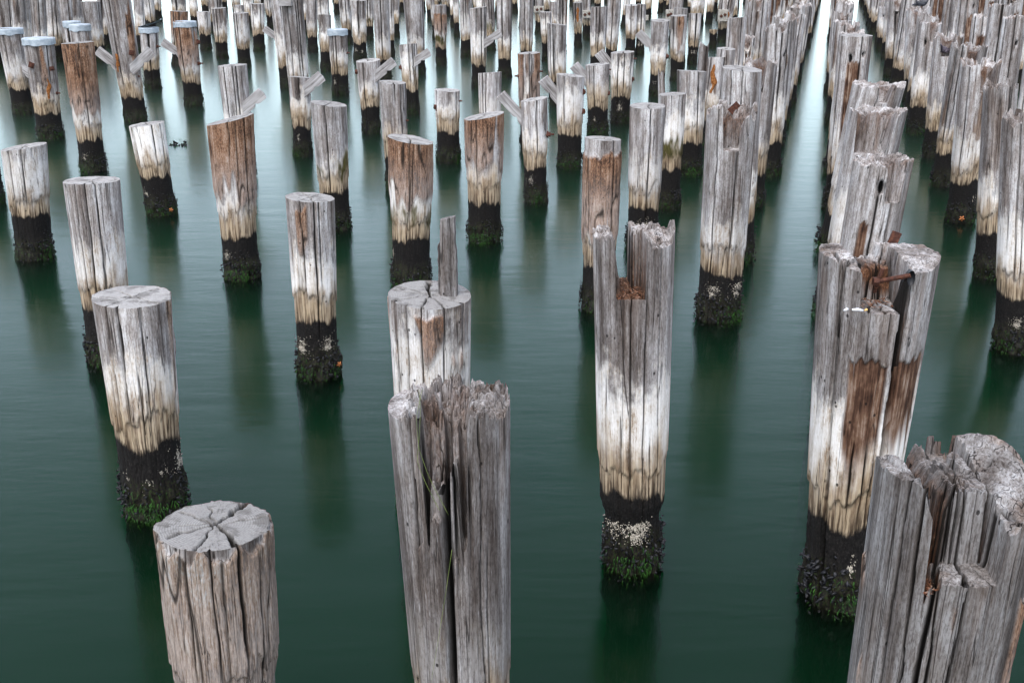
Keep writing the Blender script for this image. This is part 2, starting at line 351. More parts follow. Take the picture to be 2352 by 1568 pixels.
# ---------------------------------------------------------------- pile geometry
def sawn(zt, sx=0.0, sy=0.0):
    def f(u, v, s): return zt + sx*u + sy*v + .004*fbm(u*5, v*5, 0, s), np.zeros_like(u)
    f.sawn = True; return f
def broken(zt, s0, pit=.18, jag=1.0, ledge=None, slope=0.0):
    def f(u, v, s):
        rho = np.sqrt(u*u+v*v)
        j = .06*vn(u*1.8, v*1.8, 1, s0) + .09*(cell(u*2.6, v*2.2, s0+3)-.5) + .05*(cell(u*6, v*5, s0+5)-.5) + .03*(cell(u*13, v*11, s0+9)-.5)
        core = ss(.85, .3, rho+.25*vn(u*2.5, v*2.5, 7, s0+11))
        z = zt + slope*u + jag*j - pit*core
        rot = core*ss(.0, .10, pit*core)*.7
        if ledge is not None:
            a, b, vv, dz = ledge
            m_ = ss(a-.05, a+.05, u)*ss(b+.05, b-.05, u)*ss(vv+.06, vv-.06, v)
            z = z*(1-m_) + (zt-dz+.006*vn(u*9, v*9, 5, s0))*m_
            wall = ss(a-.15, a, u)*ss(b+.15, b, u)*ss(vv+.35, vv+.1, v)
            rot = np.maximum(rot*(1-m_), wall*.35*(1-m_))
        return z, np.clip(rot, 0, 1)
    f.sawn = False; return f

def pile_mesh(name, seed, Rb, Rt, zt, topfn, lean, cracks=(), star=(), bark=0.0, bark_lo=1.0, bark_hi=99.0, bark_dir=None,
              neck=1.0, N_=96, NV=90, NR=14, wob=.03, flake=1.0, knots=True, split=(), scar=(), holes=(), z0=-1.5, raw=False):
    th = np.linspace(0, 2*np.pi, N_, endpoint=False) - np.pi/2
    ct, st = np.cos(th), np.sin(th)
    hrim, rotrim = topfn(ct, st, seed)
    t = np.linspace(0, 1, NV)**.92
    Z = z0 + t[:, None]*(hrim[None, :]-z0)
    TH = np.broadcast_to(th, Z.shape); C, S = np.broadcast_to(ct, Z.shape), np.broadcast_to(st, Z.shape)
    cell = 2*np.pi*Rt/N_
    def radius(C, S, TH, Z):
        R0 = Rb + (Rt-Rb)*np.clip(Z/zt, -.3, 1.05)
        r = R0*(1 + wob*vn(C*1.1, S*1.1, Z*.5, seed) + wob*.6*vn(C*2.6, S*2.6, Z*.25, seed+1))
        r = r + .0016*vn(C*9, S*9, Z*.7, seed+2)*min(1, .02/cell) 
        if cell < .012: r = r + .0008*vn(C*26, S*26, Z*1.3, seed+3) + .0005*vn(C*70, S*70, Z*5, seed+31)
        # soft outer wood has worn away below the high tide mark
        zb = .74 + .05*(seed % 7-3)/3 + .10*vn(C*1.8, S*1.8, 0, seed+4) + .10*np.abs(vn(C*5, S*5, 0, seed+5)) + .035*vn(C*13, S*13, 0, seed+6)
        wear = ss(zb+.012, zb-.012, Z)
        r = r - .011*flake*wear - .004*wear*np.abs(vn(C*15, S*15, Z*.6, seed+7))*1.6
        line = np.exp(-((Z-zb+.012)/.016)**2)*ss(.0, .5, .55+vn(C*4, S*4, 1, seed+8))
        # growth below
        gz = ss(.60, .48, Z)
        r = r + gz*(.005*vn(C*18, S*18, Z*26, seed+9) + .003*vn(C*40, S*40, Z*70, seed+29))
        low = ss(.36, .12, Z)
        r = r + low*(.012 + .024*vn(C*3, S*3, Z*5, seed+10) + .018*vn(C*8, S*8, Z*14, seed+11) + .012*np.abs(vn(C*17, S*17, Z*34, seed+19)))
        if neck != 1.0: r = r*(1-(1-neck)*ss(.52, .34, Z))
        # bark
        bk = np.zeros_like(r); radius.fur = np.zeros_like(r); radius.scar = np.zeros_like(r)
        if bark > 0:
            msk = .55*vn(C*1.7, S*1.7, Z*1.1, seed+12) + .3*vn(C*5, S*5, Z*2.5, seed+13) + (bark*2-1)*.9
            if bark_dir is not None:
                da = np.abs((TH-bark_dir[0]+np.pi) % (2*np.pi)-np.pi); msk = msk + 1.6*(ss(bark_dir[1]+.25, bark_dir[1]-.25, da)-.65)
            hi = bark_hi + .05*vn(C*5, S*5, 0, seed+14)
            lo = bark_lo + .16*vn(C*3, S*3, 0, seed+15)
            bk = ss(-.06, .06, msk)*ss(lo-.06, lo+.06, Z)*ss(hi+.012, hi-.012, Z)
            wx = .035*vn(C*3, S*3, Z*4, seed+18); cx, sx_ = C+wx, S-wx
            fur = np.abs(vn(cx*3.6, sx_*3.6, Z*1.2, seed+16)) ; fur2 = np.abs(vn(cx*8, sx_*8, Z*2.6, seed+17)); on = ss(-.2, .25, vn(C*2.2, S*2.2, Z*1.8, seed+33))
            fm = np.minimum(fur, fur2*1.1+.05+.25*(1-on))
            r = r + bk*(.006 + .010*np.minimum(fm, .16)/.16 + .003*vn(C*13, S*13, Z*9, seed+34))
            radius.fur = bk*ss(.085, .015, fm)
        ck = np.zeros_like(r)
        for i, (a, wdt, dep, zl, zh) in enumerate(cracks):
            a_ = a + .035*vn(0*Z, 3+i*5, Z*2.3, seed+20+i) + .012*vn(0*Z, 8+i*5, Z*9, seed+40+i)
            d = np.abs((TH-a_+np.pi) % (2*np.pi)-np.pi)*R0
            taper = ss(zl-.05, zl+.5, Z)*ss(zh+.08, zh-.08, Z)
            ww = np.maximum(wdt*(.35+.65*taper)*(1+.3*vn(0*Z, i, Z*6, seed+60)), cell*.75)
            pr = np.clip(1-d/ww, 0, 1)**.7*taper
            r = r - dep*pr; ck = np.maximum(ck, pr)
        for (a, aw, zl, zh, dep) in split:     # slabs of outer wood missing
            d = np.abs((TH-a+np.pi) % (2*np.pi)-np.pi) + .05*vn(C*6, S*6, Z*2.2, seed+70)
            m_ = ss(aw+.035, aw-.035, d)*ss(zl-.01, zl+.01, Z+.02*vn(C*14, S*14, 0, seed+71))*ss(zh+.02, zh-.02, Z)
            r = r - dep*m_
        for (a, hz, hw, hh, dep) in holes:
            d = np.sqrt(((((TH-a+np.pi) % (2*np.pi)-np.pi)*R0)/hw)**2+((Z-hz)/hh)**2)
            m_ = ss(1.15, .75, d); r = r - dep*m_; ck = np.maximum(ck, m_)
        for i, (a, aw, zl, zh, dep) in enumerate(scar):
            d = np.abs((TH-a+np.pi) % (2*np.pi)-np.pi) + .10*vn(C*5, S*5, Z*1.6, seed+90+i) + .03*vn(C*20, S*20, Z*5, seed+95+i)
            e = .05*np.abs(vn(C*6, S*6, 3, seed+97+i)) + .02*vn(C*18, S*18, 3, seed+98+i)
            m_ = ss(aw+.03, aw-.03, d)*ss(zl-.10, zl+.14, Z+.25*vn(C*7, S*7, Z*1.3, seed+99+i))*ss(zh+.008, zh-.008, Z+e)
            r = r - dep*m_ + m_*.004*np.abs(vn(C*13, S*13, Z*1.4, seed+93+i)); radius.scar = np.maximum(radius.scar, m_)
        return r, bk, ck, line
    r, bk, ck, line = radius(C, S, TH, Z)
    ax = lambda z: lean[0]*np.clip(z, -1, 9); ay = lambda z: lean[1]*np.clip(z, -1, 9)
    side_g = np.stack([r*C, r*S, Z], -1)
    side = np.stack([r*C+ax(Z), r*S+ay(Z), Z], -1)
    # top
    is_sawn = getattr(topfn, 'sawn', False)
    rho = np.concatenate([[1.0, .985], np.linspace(.955, .02, NR-2)])
    U, V = rho[:, None]*ct[None, :], rho[:, None]*st[None, :]
    zt_, rot = topfn(U, V, seed)
    rr = r[-1][None, :]*rho[:, None]
    X, Y = rr*ct, rr*st
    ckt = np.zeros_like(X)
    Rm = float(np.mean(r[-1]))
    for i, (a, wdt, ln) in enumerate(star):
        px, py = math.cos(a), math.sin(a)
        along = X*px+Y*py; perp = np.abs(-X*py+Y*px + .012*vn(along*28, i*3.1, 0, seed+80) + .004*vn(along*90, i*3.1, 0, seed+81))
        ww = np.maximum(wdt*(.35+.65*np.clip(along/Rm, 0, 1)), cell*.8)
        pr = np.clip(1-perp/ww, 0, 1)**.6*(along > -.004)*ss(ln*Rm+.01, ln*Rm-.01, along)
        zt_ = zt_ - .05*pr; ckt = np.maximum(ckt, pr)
    if is_sawn: zt_[0] -= .003
    else: zt_[0] = hrim
    top_g = np.stack([X, Y, zt_], -1); topv = np.stack([X+ax(zt_), Y+ay(zt_), zt_], -1)
    ns = NV*N_
    verts = np.concatenate([side.reshape(-1, 3), topv.reshape(-1, 3)])
    gcv = np.concatenate([side_g.reshape(-1, 3), top_g.reshape(-1, 3)])
    quads = np.concatenate([grid_quads(NV, N_), grid_quads(NR, N_)+ns])
    ng = [ns+(NR-1)*N_+np.arange(N_)]
    z_ = np.zeros(NR*N_)
    attrs = {'gc': gcv, 'bark': np.concatenate([bk.ravel(), z_]),
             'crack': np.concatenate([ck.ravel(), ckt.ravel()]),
             'rot': np.concatenate([np.zeros(ns), rot.ravel()]),
             'top': np.concatenate([np.zeros(ns), np.ones(NR*N_) if is_sawn else z_]),
             'tideline': np.concatenate([line.ravel(), z_]), 'furrow': np.concatenate([radius.fur.ravel(), z_]), 'scar': np.concatenate([radius.scar.ravel(), z_])}
    if raw: return verts, quads, ng, attrs
    me = mesh_from(name, verts, quads, ng, attrs)
    if not is_sawn:
        sm = np.ones(len(me.polygons), dtype=bool); sm[(NV-1)*N_:] = False; me.polygons.foreach_set('use_smooth', sm)
    me.materials.append(M['wood'])
    return me, radius

# ---------------------------------------------------------------- growth on the piles (templates for a pile of radius .2)
def ellipsoid(n=7, m=5):
    t = np.linspace(0, 2*np.pi, n, endpoint=False); f = np.linspace(.12, np.pi-.12, m)
    v = np.stack([np.sin(f)[:, None]*np.cos(t), np.sin(f)[:, None]*np.sin(t), np.cos(f)[:, None]*np.ones(n)], -1).reshape(-1, 3)
    return v, grid_quads(m, n), [list(range(n)), [(m-1)*n+i for i in range(n)][::-1]]
EL = ellipsoid()
def rand_rot(rg):
    q = rg.normal(size=4); q /= np.linalg.norm(q); w_, x, y, z = q
    return np.array([[1-2*(y*y+z*z), 2*(x*y-z*w_), 2*(x*z+y*w_)], [2*(x*y+z*w_), 1-2*(x*x+z*z), 2*(y*z-x*w_)], [2*(x*z-y*w_), 2*(y*z+x*w_), 1-2*(x*x+y*y)]])
def mussel_template(seed, n):
    rg = np.random.default_rng(seed); mb = MB()
    cl = [(rg.uniform(0, 6.28), rg.uniform(.05, .33), rg.uniform(.25, .8)) for _ in range(9)]
    for k in range(n):
        a0, z0, sp = cl[rg.integers(len(cl))]
        a = a0+rg.normal()*sp*.6; z = z0+rg.normal()*.06
        if rg.random() < .4: a, z = rg.uniform(0, 6.28), rg.uniform(-.06, .24)
        z = min(max(z, -.1), .42)
        L = rg.uniform(.008, .017)*(1.15 if z < .3 else .7)
        v = EL[0]*np.array([L*.62, L*.42, L])*np.array([1, 1, 1])
        v[:, 0] *= 1-.35*(v[:, 2]/L)
        v = v @ rand_rot(rg).T
        rr = .2+.004+.014*rg.random()+ (.010 if z < .2 else 0)
        mb.add(v+np.array([rr*math.cos(a), rr*math.sin(a), z]), EL[1], EL[2])
    return mb.mesh('mussels')
def weed_template(seed, n):
    rg = np.random.default_rng(seed); mb = MB()
    cl = [(rg.uniform(0, 6.28), rg.uniform(.3, .9)) for _ in range(5)]
    for k in range(n):
        a0, sp = cl[rg.integers(5)]; a = a0+rg.normal()*sp*.7
        z = rg.uniform(-.03, .15)*(1 if rg.random() < .85 else 1.6); L = rg.uniform(.02, .06); wd = rg.uniform(.0015, .004)
        rr = .2+.010+.012*rg.random(); out = rg.uniform(.003, .016); sw = rg.normal()*.2
        pts = []
        for i, f in enumerate((0, .35, .7, 1)):
            aa = a+sw*f*L*5; rad = rr+out*math.sin(f*2.2)
            c_ = np.array([rad*math.cos(aa), rad*math.sin(aa), z-L*f*.9+.012*math.sin(f*3)])
            tn = np.array([-math.sin(aa), math.cos(aa), .2*rg.normal()]); wf = wd*(1-.75*f)
            pts += [c_-tn*wf, c_+tn*wf]
        mb.add(pts, [(2*i, 2*i+1, 2*i+3, 2*i+2) for i in range(3)])
    return mb.mesh('seaweed')
def barnacle_patch(seed, n, spread):
    rg = np.random.default_rng(seed); mb = MB(); t = np.linspace(0, 2*np.pi, 6, endpoint=False); cy = cz = 0; sp = spread
    for k in range(n):
        s = rg.uniform(.002, .0048)
        if k % 22 == 0: cy, cz, sp = rg.normal()*spread*.7, rg.normal()*spread*1.1, rg.uniform(.2, .6)*spread
        y, z = cy+rg.normal()*sp, cz+rg.normal()*sp
        if rg.random() < .3: y, z, s = float(np.clip(rg.normal()*.05, -.09, .09)), rg.normal()*.06, s*.8
        x = -(.2-math.sqrt(max(.04-y*y, .002)))-.003
        rings = [(s, 0), (s*.75, s*.8), (s*.35, s*.85)]
        v = np.concatenate([np.stack([np.full(6, x+h_), y+r_*np.cos(t), z+r_*np.sin(t)], -1) for r_, h_ in rings])
        mb.add(v, grid_quads(3, 6), [[12+i for i in range(6)]])
    return mb.mesh('barnacles')
MUS = [mussel_template(100+i, 210) for i in range(5)]
MUS_FAR = [mussel_template(140+i, 90) for i in range(3)]
WEED = [weed_template(200+i, 330) for i in range(5)]
WEED_FAR = [weed_template(240+i, 120) for i in range(3)]
BARN = [barnacle_patch(300+i, 240, .026) for i in range(3)]

ORD = ['first','second','third','fourth','fifth','sixth','seventh','eighth','ninth','tenth','eleventh','twelfth','thirteenth','fourteenth','fifteenth',
       'sixteenth','seventeenth','eighteenth','nineteenth','twentieth','twenty-first','twenty-second','twenty-third','twenty-fourth','twenty-fifth',
       'twenty-sixth','twenty-seventh','twenty-eighth','twenty-ninth','thirtieth']
count = [0]
def make_pile(name, Xc, Yc, Rb, Rt, zt, lean, label, group, topfn=None, kind='sawn', growth=True, mossy=0.0, brown=None, pale=None, barn=None, bleach=None, **kw):
    count[0] += 1; seed = kw.pop('seed', count[0]*13+5); rg = np.random.default_rng(seed)
    dens = 1094.0/max(3.0, zc(Yc, 1.2))                     # picture pixels per metre
    N_ = int(np.clip(2*np.pi*Rt*dens/1.15, 44, 400)); NV = int(np.clip((zt+1.5)*dens/2.1, 70, 340)); NR = int(np.clip(Rt*dens/1.4, 10, 60))
    if topfn is None: topfn = sawn(zt, rg.normal()*.012, rg.normal()*.01) if kind != 'broken' else broken(zt, seed)
    if 'cracks' not in kw:
        k = rg.integers(1, 5)
        kw['cracks'] = [(rg.uniform(-2.9, -.25), rg.uniform(.003, .008), rg.uniform(.015, .035), rg.choice([-.5, .5, rg.uniform(.4, 1.4)]), 9) for _ in range(k)]
    if 'star' not in kw and kind != 'broken':
        kw['star'] = [(c[0], c[1]*1.2, 1.0) for c in kw['cracks'][:4]] + [(rg.uniform(0, 3.1), .005, rg.uniform(.5, 1)) for _ in range(2)]
    me, radius = pile_mesh(name, seed, Rb, Rt, zt, topfn, lean, N_=N_, NV=NV, NR=NR, **kw)
    o = link(name, me, None, (Xc, Yc, 0))
    o.color = (rg.uniform(.1, .8) if brown is None else brown, mossy, rg.uniform(.25, .75) if pale is None else pale, rg.uniform(.4, 1) if bleach is None else bleach)
    tag(o, label, 'pile', group)
    if growth:
        near = Yc < 24; k = count[0]
        s = Rb/.2*(1-(1-kw.get('neck', 1.0))*.85)
        if Yc < 60:
            g = link('mussel_clump', (MUS if near else MUS_FAR)[k % (5 if near else 3)], M['mussel'], (0, 0, 0), o); g['kind'] = 'stuff'
            g.scale = (s, s, 1); g.rotation_euler = (0, 0, rg.uniform(0, 6.28))
            g = link('seaweed_fringe', (WEED if near else WEED_FAR)[(k*3) % (5 if near else 3)], M['weed'], (0, 0, 0), o); g['kind'] = 'stuff'
            g.scale = (s*1.03, s*1.03, 1); g.rotation_euler = (0, 0, rg.uniform(0, 6.28))
        for (a, z) in (barn or ()):
            b = link('barnacle_patch', BARN[k % 3], M['barnacle'], (lean[0]*z+Rb*kw.get('neck', 1.0)*.99*math.cos(a), lean[1]*z+Rb*kw.get('neck', 1.0)*.99*math.sin(a), z), o); b['kind'] = 'stuff'
            b.rotation_euler = (rg.uniform(0, 6.28)*0, 0, a); b.scale = (1, rg.uniform(.7, 1.3), rg.uniform(.7, 1.3))
    o['_r'] = (Rb, Rt); del o['_r']
    return o

def from_photo(xt, yt, wt, xb, yb, wb, z=None, dy=0.0):
    """axis and radii of a pile seen with its top at (xt, yt) and its waterline at (xb, yb), in the 2352 px wide photo"""
    X0, Y0 = on_water(xb, yb)
    Rb = (wb or wt*.9)/2*zc(Y0, 0)/FPX
    Yc = Y0 + Rb*.9; Xc = X0*Yc/Y0
    pt = at_depth(xt, yt, Yc); Rt = wt/2*zc(Yc, pt[2])/FPX
    if wb is None: Rb = Rt*.97
    lean = ((pt[0]-Xc)/max(pt[2], .2), dy)
    zt = pt[2] if z is None else z
    return Xc, Yc, Rb, Rt, zt, lean

# ---------------------------------------------------------------- the big piles in front
P = {}
GS, GL = 'sawn timber piles left of the open water lane', 'broken piles along the left bank of the open water lane'
GR, GR2, GR3 = 'broken piles along the right bank of the open water lane', 'broken piles in the second row right of the lane', 'broken piles in the rows far right'
GT = 'tall piles crossing the top edge of the photo'
A = lambda d: math.radians(d)
def put(key, args, label, group, z=None, name='timber_pile', **kw):
    Xc, Yc, Rb, Rt, zt, lean = from_photo(*args, z=z)
    f = kw.pop('top', None); sl = kw.pop('sl', None)
    if f is not None: kw['topfn'] = f(zt)
    elif sl is not None: kw['topfn'] = sawn(zt, sl*Rt, kw.pop('sly', 0)*Rt)
    P[key] = (make_pile(name, Xc, Yc, Rb, Rt, zt, lean, label, group, **kw), Xc, Yc, Rb, Rt, zt, lean)
    return P[key][0]

# sawn stump with bark, near left
put('F1', (492, 1205, 250, 552, 1890, 215), 'large bark covered stump with star cracked sawn top, nearest on the left', GS, bark=1.0, bark_lo=.7, bark_hi=1.42, bleach=.1,
    brown=.05, pale=.3, wob=.02, growth=False,
    star=[(A(71), .024, 1), (A(-51), .020, 1), (A(216), .016, .86), (A(146), .008, .9), (A(264), .009, .95), (A(25), .008, .95), (A(110), .003, .7), (A(185), .003, .6)],
    cracks=[(A(-51), .010, .035, .6, 9), (A(-80), .006, .02, .5, 1.6), (A(-105), .005, .02, .4, 1.5), (A(-30), .006, .02, -.3, 1.4)], topfn=None)

# grey pile rotted open down its front, near centre
def top_centre(zt):
    def f(u, v, s):
        rho = np.sqrt(u*u+v*v)
        spl = .028*(cell(u*5, v*4, 5)-.5) + .036*(cell(u*12, v*9, 8)-.5) + .026*(cell(u*24, v*18, 9)-.5)
        z = zt - .02 + .03*vn(u*2, v*2, 0, 3) + spl*ss(-.8, -.6, u)
        mid = ss(-.50, -.40, u)*ss(.36, .26, u)
        front = ss(.05, -.25, v)
        z = z - mid*front*(.15+.20*cell(u*5.3+.4, v*.8, 11)) - mid*(1-front)*.08*cell(u*6, v*4, 12)
        z = z - ss(-.5, -.42, u)*ss(-.30, -.38, u)*ss(.2, -.2, v)*.30      # slots between the splinters
        z = z - ss(-.10, -.04, u)*ss(.04, -.02, u)*ss(.5, .1, v)*.55
        z = z - ss(.14, .20, u)*ss(.34, .26, u)*ss(.25, -.1, v)*.38
        z = z - ss(.55, .2, rho)*.06
        return z, np.clip(mid*ss(.9, .5, rho)*.35*ss(-.95, -.3, v), 0, .9)
    f.sawn = False; return f
put('F2', (1030, 912, 285, 1076, 1929, 205), 'weathered grey pile rotted open down the middle of its front, near bottom centre', GL, brown=.4, pale=.42, growth=False, bleach=.12,
    top=top_centre, flake=.6, wob=.02,
    cracks=[(A(-97), .024, .16, .5, 1.84), (A(-84), .014, .10, 1.25, 1.9), (A(-113), .012, .09, 1.35, 1.92), (A(-128), .008, .05, .9, 9), (A(-70), .012, .08, 1.45, 1.85), (A(-60), .004, .03, -.3, 9), (A(-52), .003, .02, .2, 1.5)],
    split=[(A(-101), .17, 1.66, 3.5, .030), (A(-84), .12, 1.45, 3.5, .03), (A(-120), .11, 1.52, 3.0, .014)])

# split pile at the right edge with a black charred notch
def top_right(zt):
    def f(u, v, s):
        spl = .035*(cell(u*7, v*6, 15)-.5) + .03*(cell(u*15, v*13, 18)-.5)
        left = ss(-.50, -.54, u)
        gap = ss(-.57, -.54, u)*ss(-.27, -.30, u)
        boards = ss(-.30, -.28, u)*ss(.235, .215, u)
        right = ss(.26, .29, u)
        z = (zt - .03)*np.ones_like(u) + spl*(.5-.35*right-.2*boards)
        z = z + left*(.05 - .13*ss(-.72, -.52, u) - .08*ss(.1, .8, v))
        z = z - gap*(.33 + .05*(cell(u*9, v*6, 19)-.5))
        z = z - boards*(.0 + .05*ss(-.18, -.28, u) + .08*(cell(u*8+.3, v*5, 7)-.3)*ss(.1, .3, v))
        z = z - boards*ss(.026, .014, np.abs(u+.10-.05*v))*.5
        led = ss(-.40, -.37, u)*ss(.30, .27, u)*ss(-.42, -.46, v)
        z = z*(1-led) + led*(zt-.31+.006*vn(u*20, v*20, 1, 4))
        z = z + right*(1-led)*(-.015 + .05*ss(-.2, .6, v) + .025*ss(.3, .55, u) - .05*ss(.75, 1.0, u) + .006*np.sin(u*26+v*44+5*vn(u*2, v*2, 1, 3)) + .015*vn(u*5, v*5, 4, 23) - .07*ss(-.35, -.95, v))
        z = z - ss(.225, .24, u)*ss(.285, .265, u)*.36*(1-led)
        rot = np.clip(gap*1.0 + boards*ss(-.20, -.27, u)*.35 + boards*ss(.3, .6, v)*.1 + ss(.225, .24, u)*ss(.285, .265, u) + ss(-.62, -.54, u)*left*.7, 0, 1)*(1-led)
        return z, rot
    f.sawn = False; return f
put('F3', (2200, 1075, 366, 2016, 2188, 300), 'broad split pile with charred notch and rusty rot, cut by the right edge', GR, top=top_right, brown=.45, pale=.02, growth=False,
    flake=.4, wob=.03, bleach=.1, bark=.85, bark_lo=.2, bark_hi=1.62, bark_dir=(A(-22), .30), 
    cracks=[(A(-96), .008, .10, .2, 1.72), (A(-119), .010, .09, -.3, 1.75), (A(-133), .007, .05, .0, 9), (A(-62), .005, .03, .5, 9), (A(-146), .006, .03, .1, 9), (A(-114), .006, .05, .8, 1.8), (A(-77), .006, .05, 1.4, 9)])

# sawn pile second from the front, left
put('P2', (302, 681, 171, 362, 1192, 140), 'pale smooth sawn pile with a strip of loose brown bark down its right side', GS, brown=.1, pale=.72, bleach=.75,
    star=[(A(60), .010, 1), (A(-30), .007, 1), (A(140), .006, .7), (A(-110), .005, .8), (A(-140), .005, .8), (A(200), .004, .9)], sl=-.05,
    cracks=[(A(-113), .007, .04, .45, 9), (A(-95), .010, .05, .45, 9), (A(-62), .004, .02, .5, 9), (A(-75), .006, .03, .3, 1.1), (A(-120), .006, .03, .4, 1.1)],
    bark=.9, bark_lo=.85, bark_hi=1.6, bark_dir=(A(-8), .07), barn=[(A(-128), .34), (A(-72), .27), (A(-52), .38), (A(-5), .40)])
put('P3', (210, 414, 124, 258, 842, 100), 'smooth grey sawn pile with three long cracks, just behind the pale bark stripped pile', GS, brown=.0, pale=.8,
    cracks=[(A(-108), .006, .03, .3, 9), (A(-86), .009, .05, .2, 9), (A(-63), .008, .04, .2, 9)], star=[(A(80), .010, 1), (A(-86), .009, 1), (A(-63), .007, 1), (A(200), .004, 1), (A(10), .003, .9)])
put('P4', (711, 453, 111, 733, 872, 94), 'grey sawn pile with an oblong bark patch and one deep crack, left of centre', GS, brown=.25, pale=.65,
    cracks=[(A(-103), .005, .03, .6, 9), (A(-70), .010, .06, .3, 9), (A(-60), .004, .02, .6, 9)], star=[(A(-70), .010, 1), (A(-110), .007, 1), (A(65), .006, 1), (A(120), .004, .9)],
    bark=.85, bark_lo=1.2, bark_hi=1.60, bark_dir=(A(-100), .17), barn=[(A(-125), .30), (A(-45), .31)])
put('P5', (987, 676, 190, 1000, 1192, 160), 'stout sawn pile with deeply cracked top that holds an upright wooden stake', GS, brown=.5, pale=.42, wob=.015, bleach=.6,
    star=[(A(97), .024, 1), (A(214), .012, 1), (A(262), .012, 1), (A(295), .009, 1), (A(328), .010, 1), (A(168), .004, .9), (A(150), .004, .8), (A(20), .006, 1)],
    cracks=[(A(-146), .006, .04, .3, 9), (A(-98), .006, .04, .3, 9), (A(-65), .004, .03, .4, 9), (A(-32), .006, .04, .3, 9), (A(-120), .004, .03, .5, 9)],
    bark=.9, bark_lo=1.15, bark_hi=1.52, bark_dir=(A(-82), .13), barn=[(A(-120), .3)])

# hollow pile with two standing walls
def top_hollow(zt):
    def f(u, v, s):
        spl = .03*(cell(u*7, v*7, 35)-.5) + .03*(cell(u*16, v*15, 38)-.5)
        z = zt - .02 + spl
        notch = ss(-.56, -.54, u+.05*v)*ss(.24, .22, u)
        stub = ss(-.06, -.03, u)*ss(.18, .22, v)
        slope = ss(-.30, -.58, u)*ss(-.75, -.45, v)          # ragged rotten slope on the inside of the left wall
        low = zt - .36 + .012*(cell(u*14, v*14, 39)-.5) + slope*(.28 + .16*(cell(u*11, v*8, 41)-.5)) + ss(.05, .2, slope)*.10*(cell(u*18, v*14, 43)-.5)
        z = np.where((notch > .5) & (stub < .5), low, z)
        z = z - .05*ss(-.62, -.9, u)*ss(-.2, -.8, v) - .04*ss(.25, .4, u)*ss(.0, -.5, v) + .05*ss(.85, .95, u)
        rot = notch*(1-stub)*ss(-.93, -.85, v)
        return z, rot*(.15+.8*ss(.35, .0, slope))
    f.sawn = False; return f
put('U', (1455, 528, 190, 1450, 1325, 150), 'hollow pile with two standing walls around a square notch full of wood chips', GL, top=top_hollow, brown=.35, pale=.6, bleach=.8, neck=.84, wob=.012,
    cracks=[(A(-100), .004, .03, .3, 1.97), (A(-78), .004, .03, .2, 1.97), (A(-52), .003, .02, .3, 9), (A(-115), .006, .03, .4, 1.1), (A(-66), .005, .03, .35, .95)],
    barn=[(A(-84), .32), (A(-95), .31), (A(-72), .33), (A(-140), .31)])

# double pile with a rusty bolt
def top_double(zt):
    def f(u, v, s):
        spl = .03*(cell(u*6, v*6, 55)-.5) + .03*(cell(u*14, v*13, 58)-.5)
        pit = ss(-.52, -.44, u)*ss(.235, .215, u)
        z = zt - .01 + spl*(.3+.7*pit)
        z = z - pit*(.10 + .10*ss(.3, -.4, v) + .07*(cell(u*5, v*3, 60)-.5)) - .035*ss(-.35, -.8, v)*(1-pit) - .03*ss(.5, .9, v)
        led = ss(-.52, -.50, u)*ss(.225, .215, u)*ss(-.12, -.15, v+.05*(cell(u*6, v*0, 62)-.5))
        z = z*(1-led)+led*(zt-.27)
        slot = ss(.215, .235, u)*ss(.30, .275, u)*ss(.5, .2, v)
        z = z - slot*(1-led)*.6
        z = z - ss(-.83, -.81, u)*ss(-.76, -.78, u)*ss(.1, -.1, v)*.4
        rot = np.clip(pit*ss(.35, .0, v)*1.0 + slot, 0, 1)*(1-led)
        return z, rot
    f.sawn = False; return f
put('V', (2018, 575, 268, 1924, 1402, 180), 'thick twin lobed pile with rusty bolt and red rot in its notch', GR, top=top_double, brown=.35, pale=.40, wob=.02, flake=1.3, bleach=.9,
    scar=[(A(-104), .34, .98, 1.66, .014), (A(-56), .36, 1.05, 1.66, .010)],
    cracks=[(A(-75), .030, .20, .0, 9), (A(-141), .014, .10, -.2, 9), (A(-97), .006, .04, .42, 1.1), (A(-112), .008, .05, .42, 1.1), (A(-86), .006, .04, .4, 1.0), (A(-60), .005, .03, .4, 1.0), (A(-90), .004, .03, 1.5, 9)],
    barn=[(A(-95), .30), (A(-70), .29)])

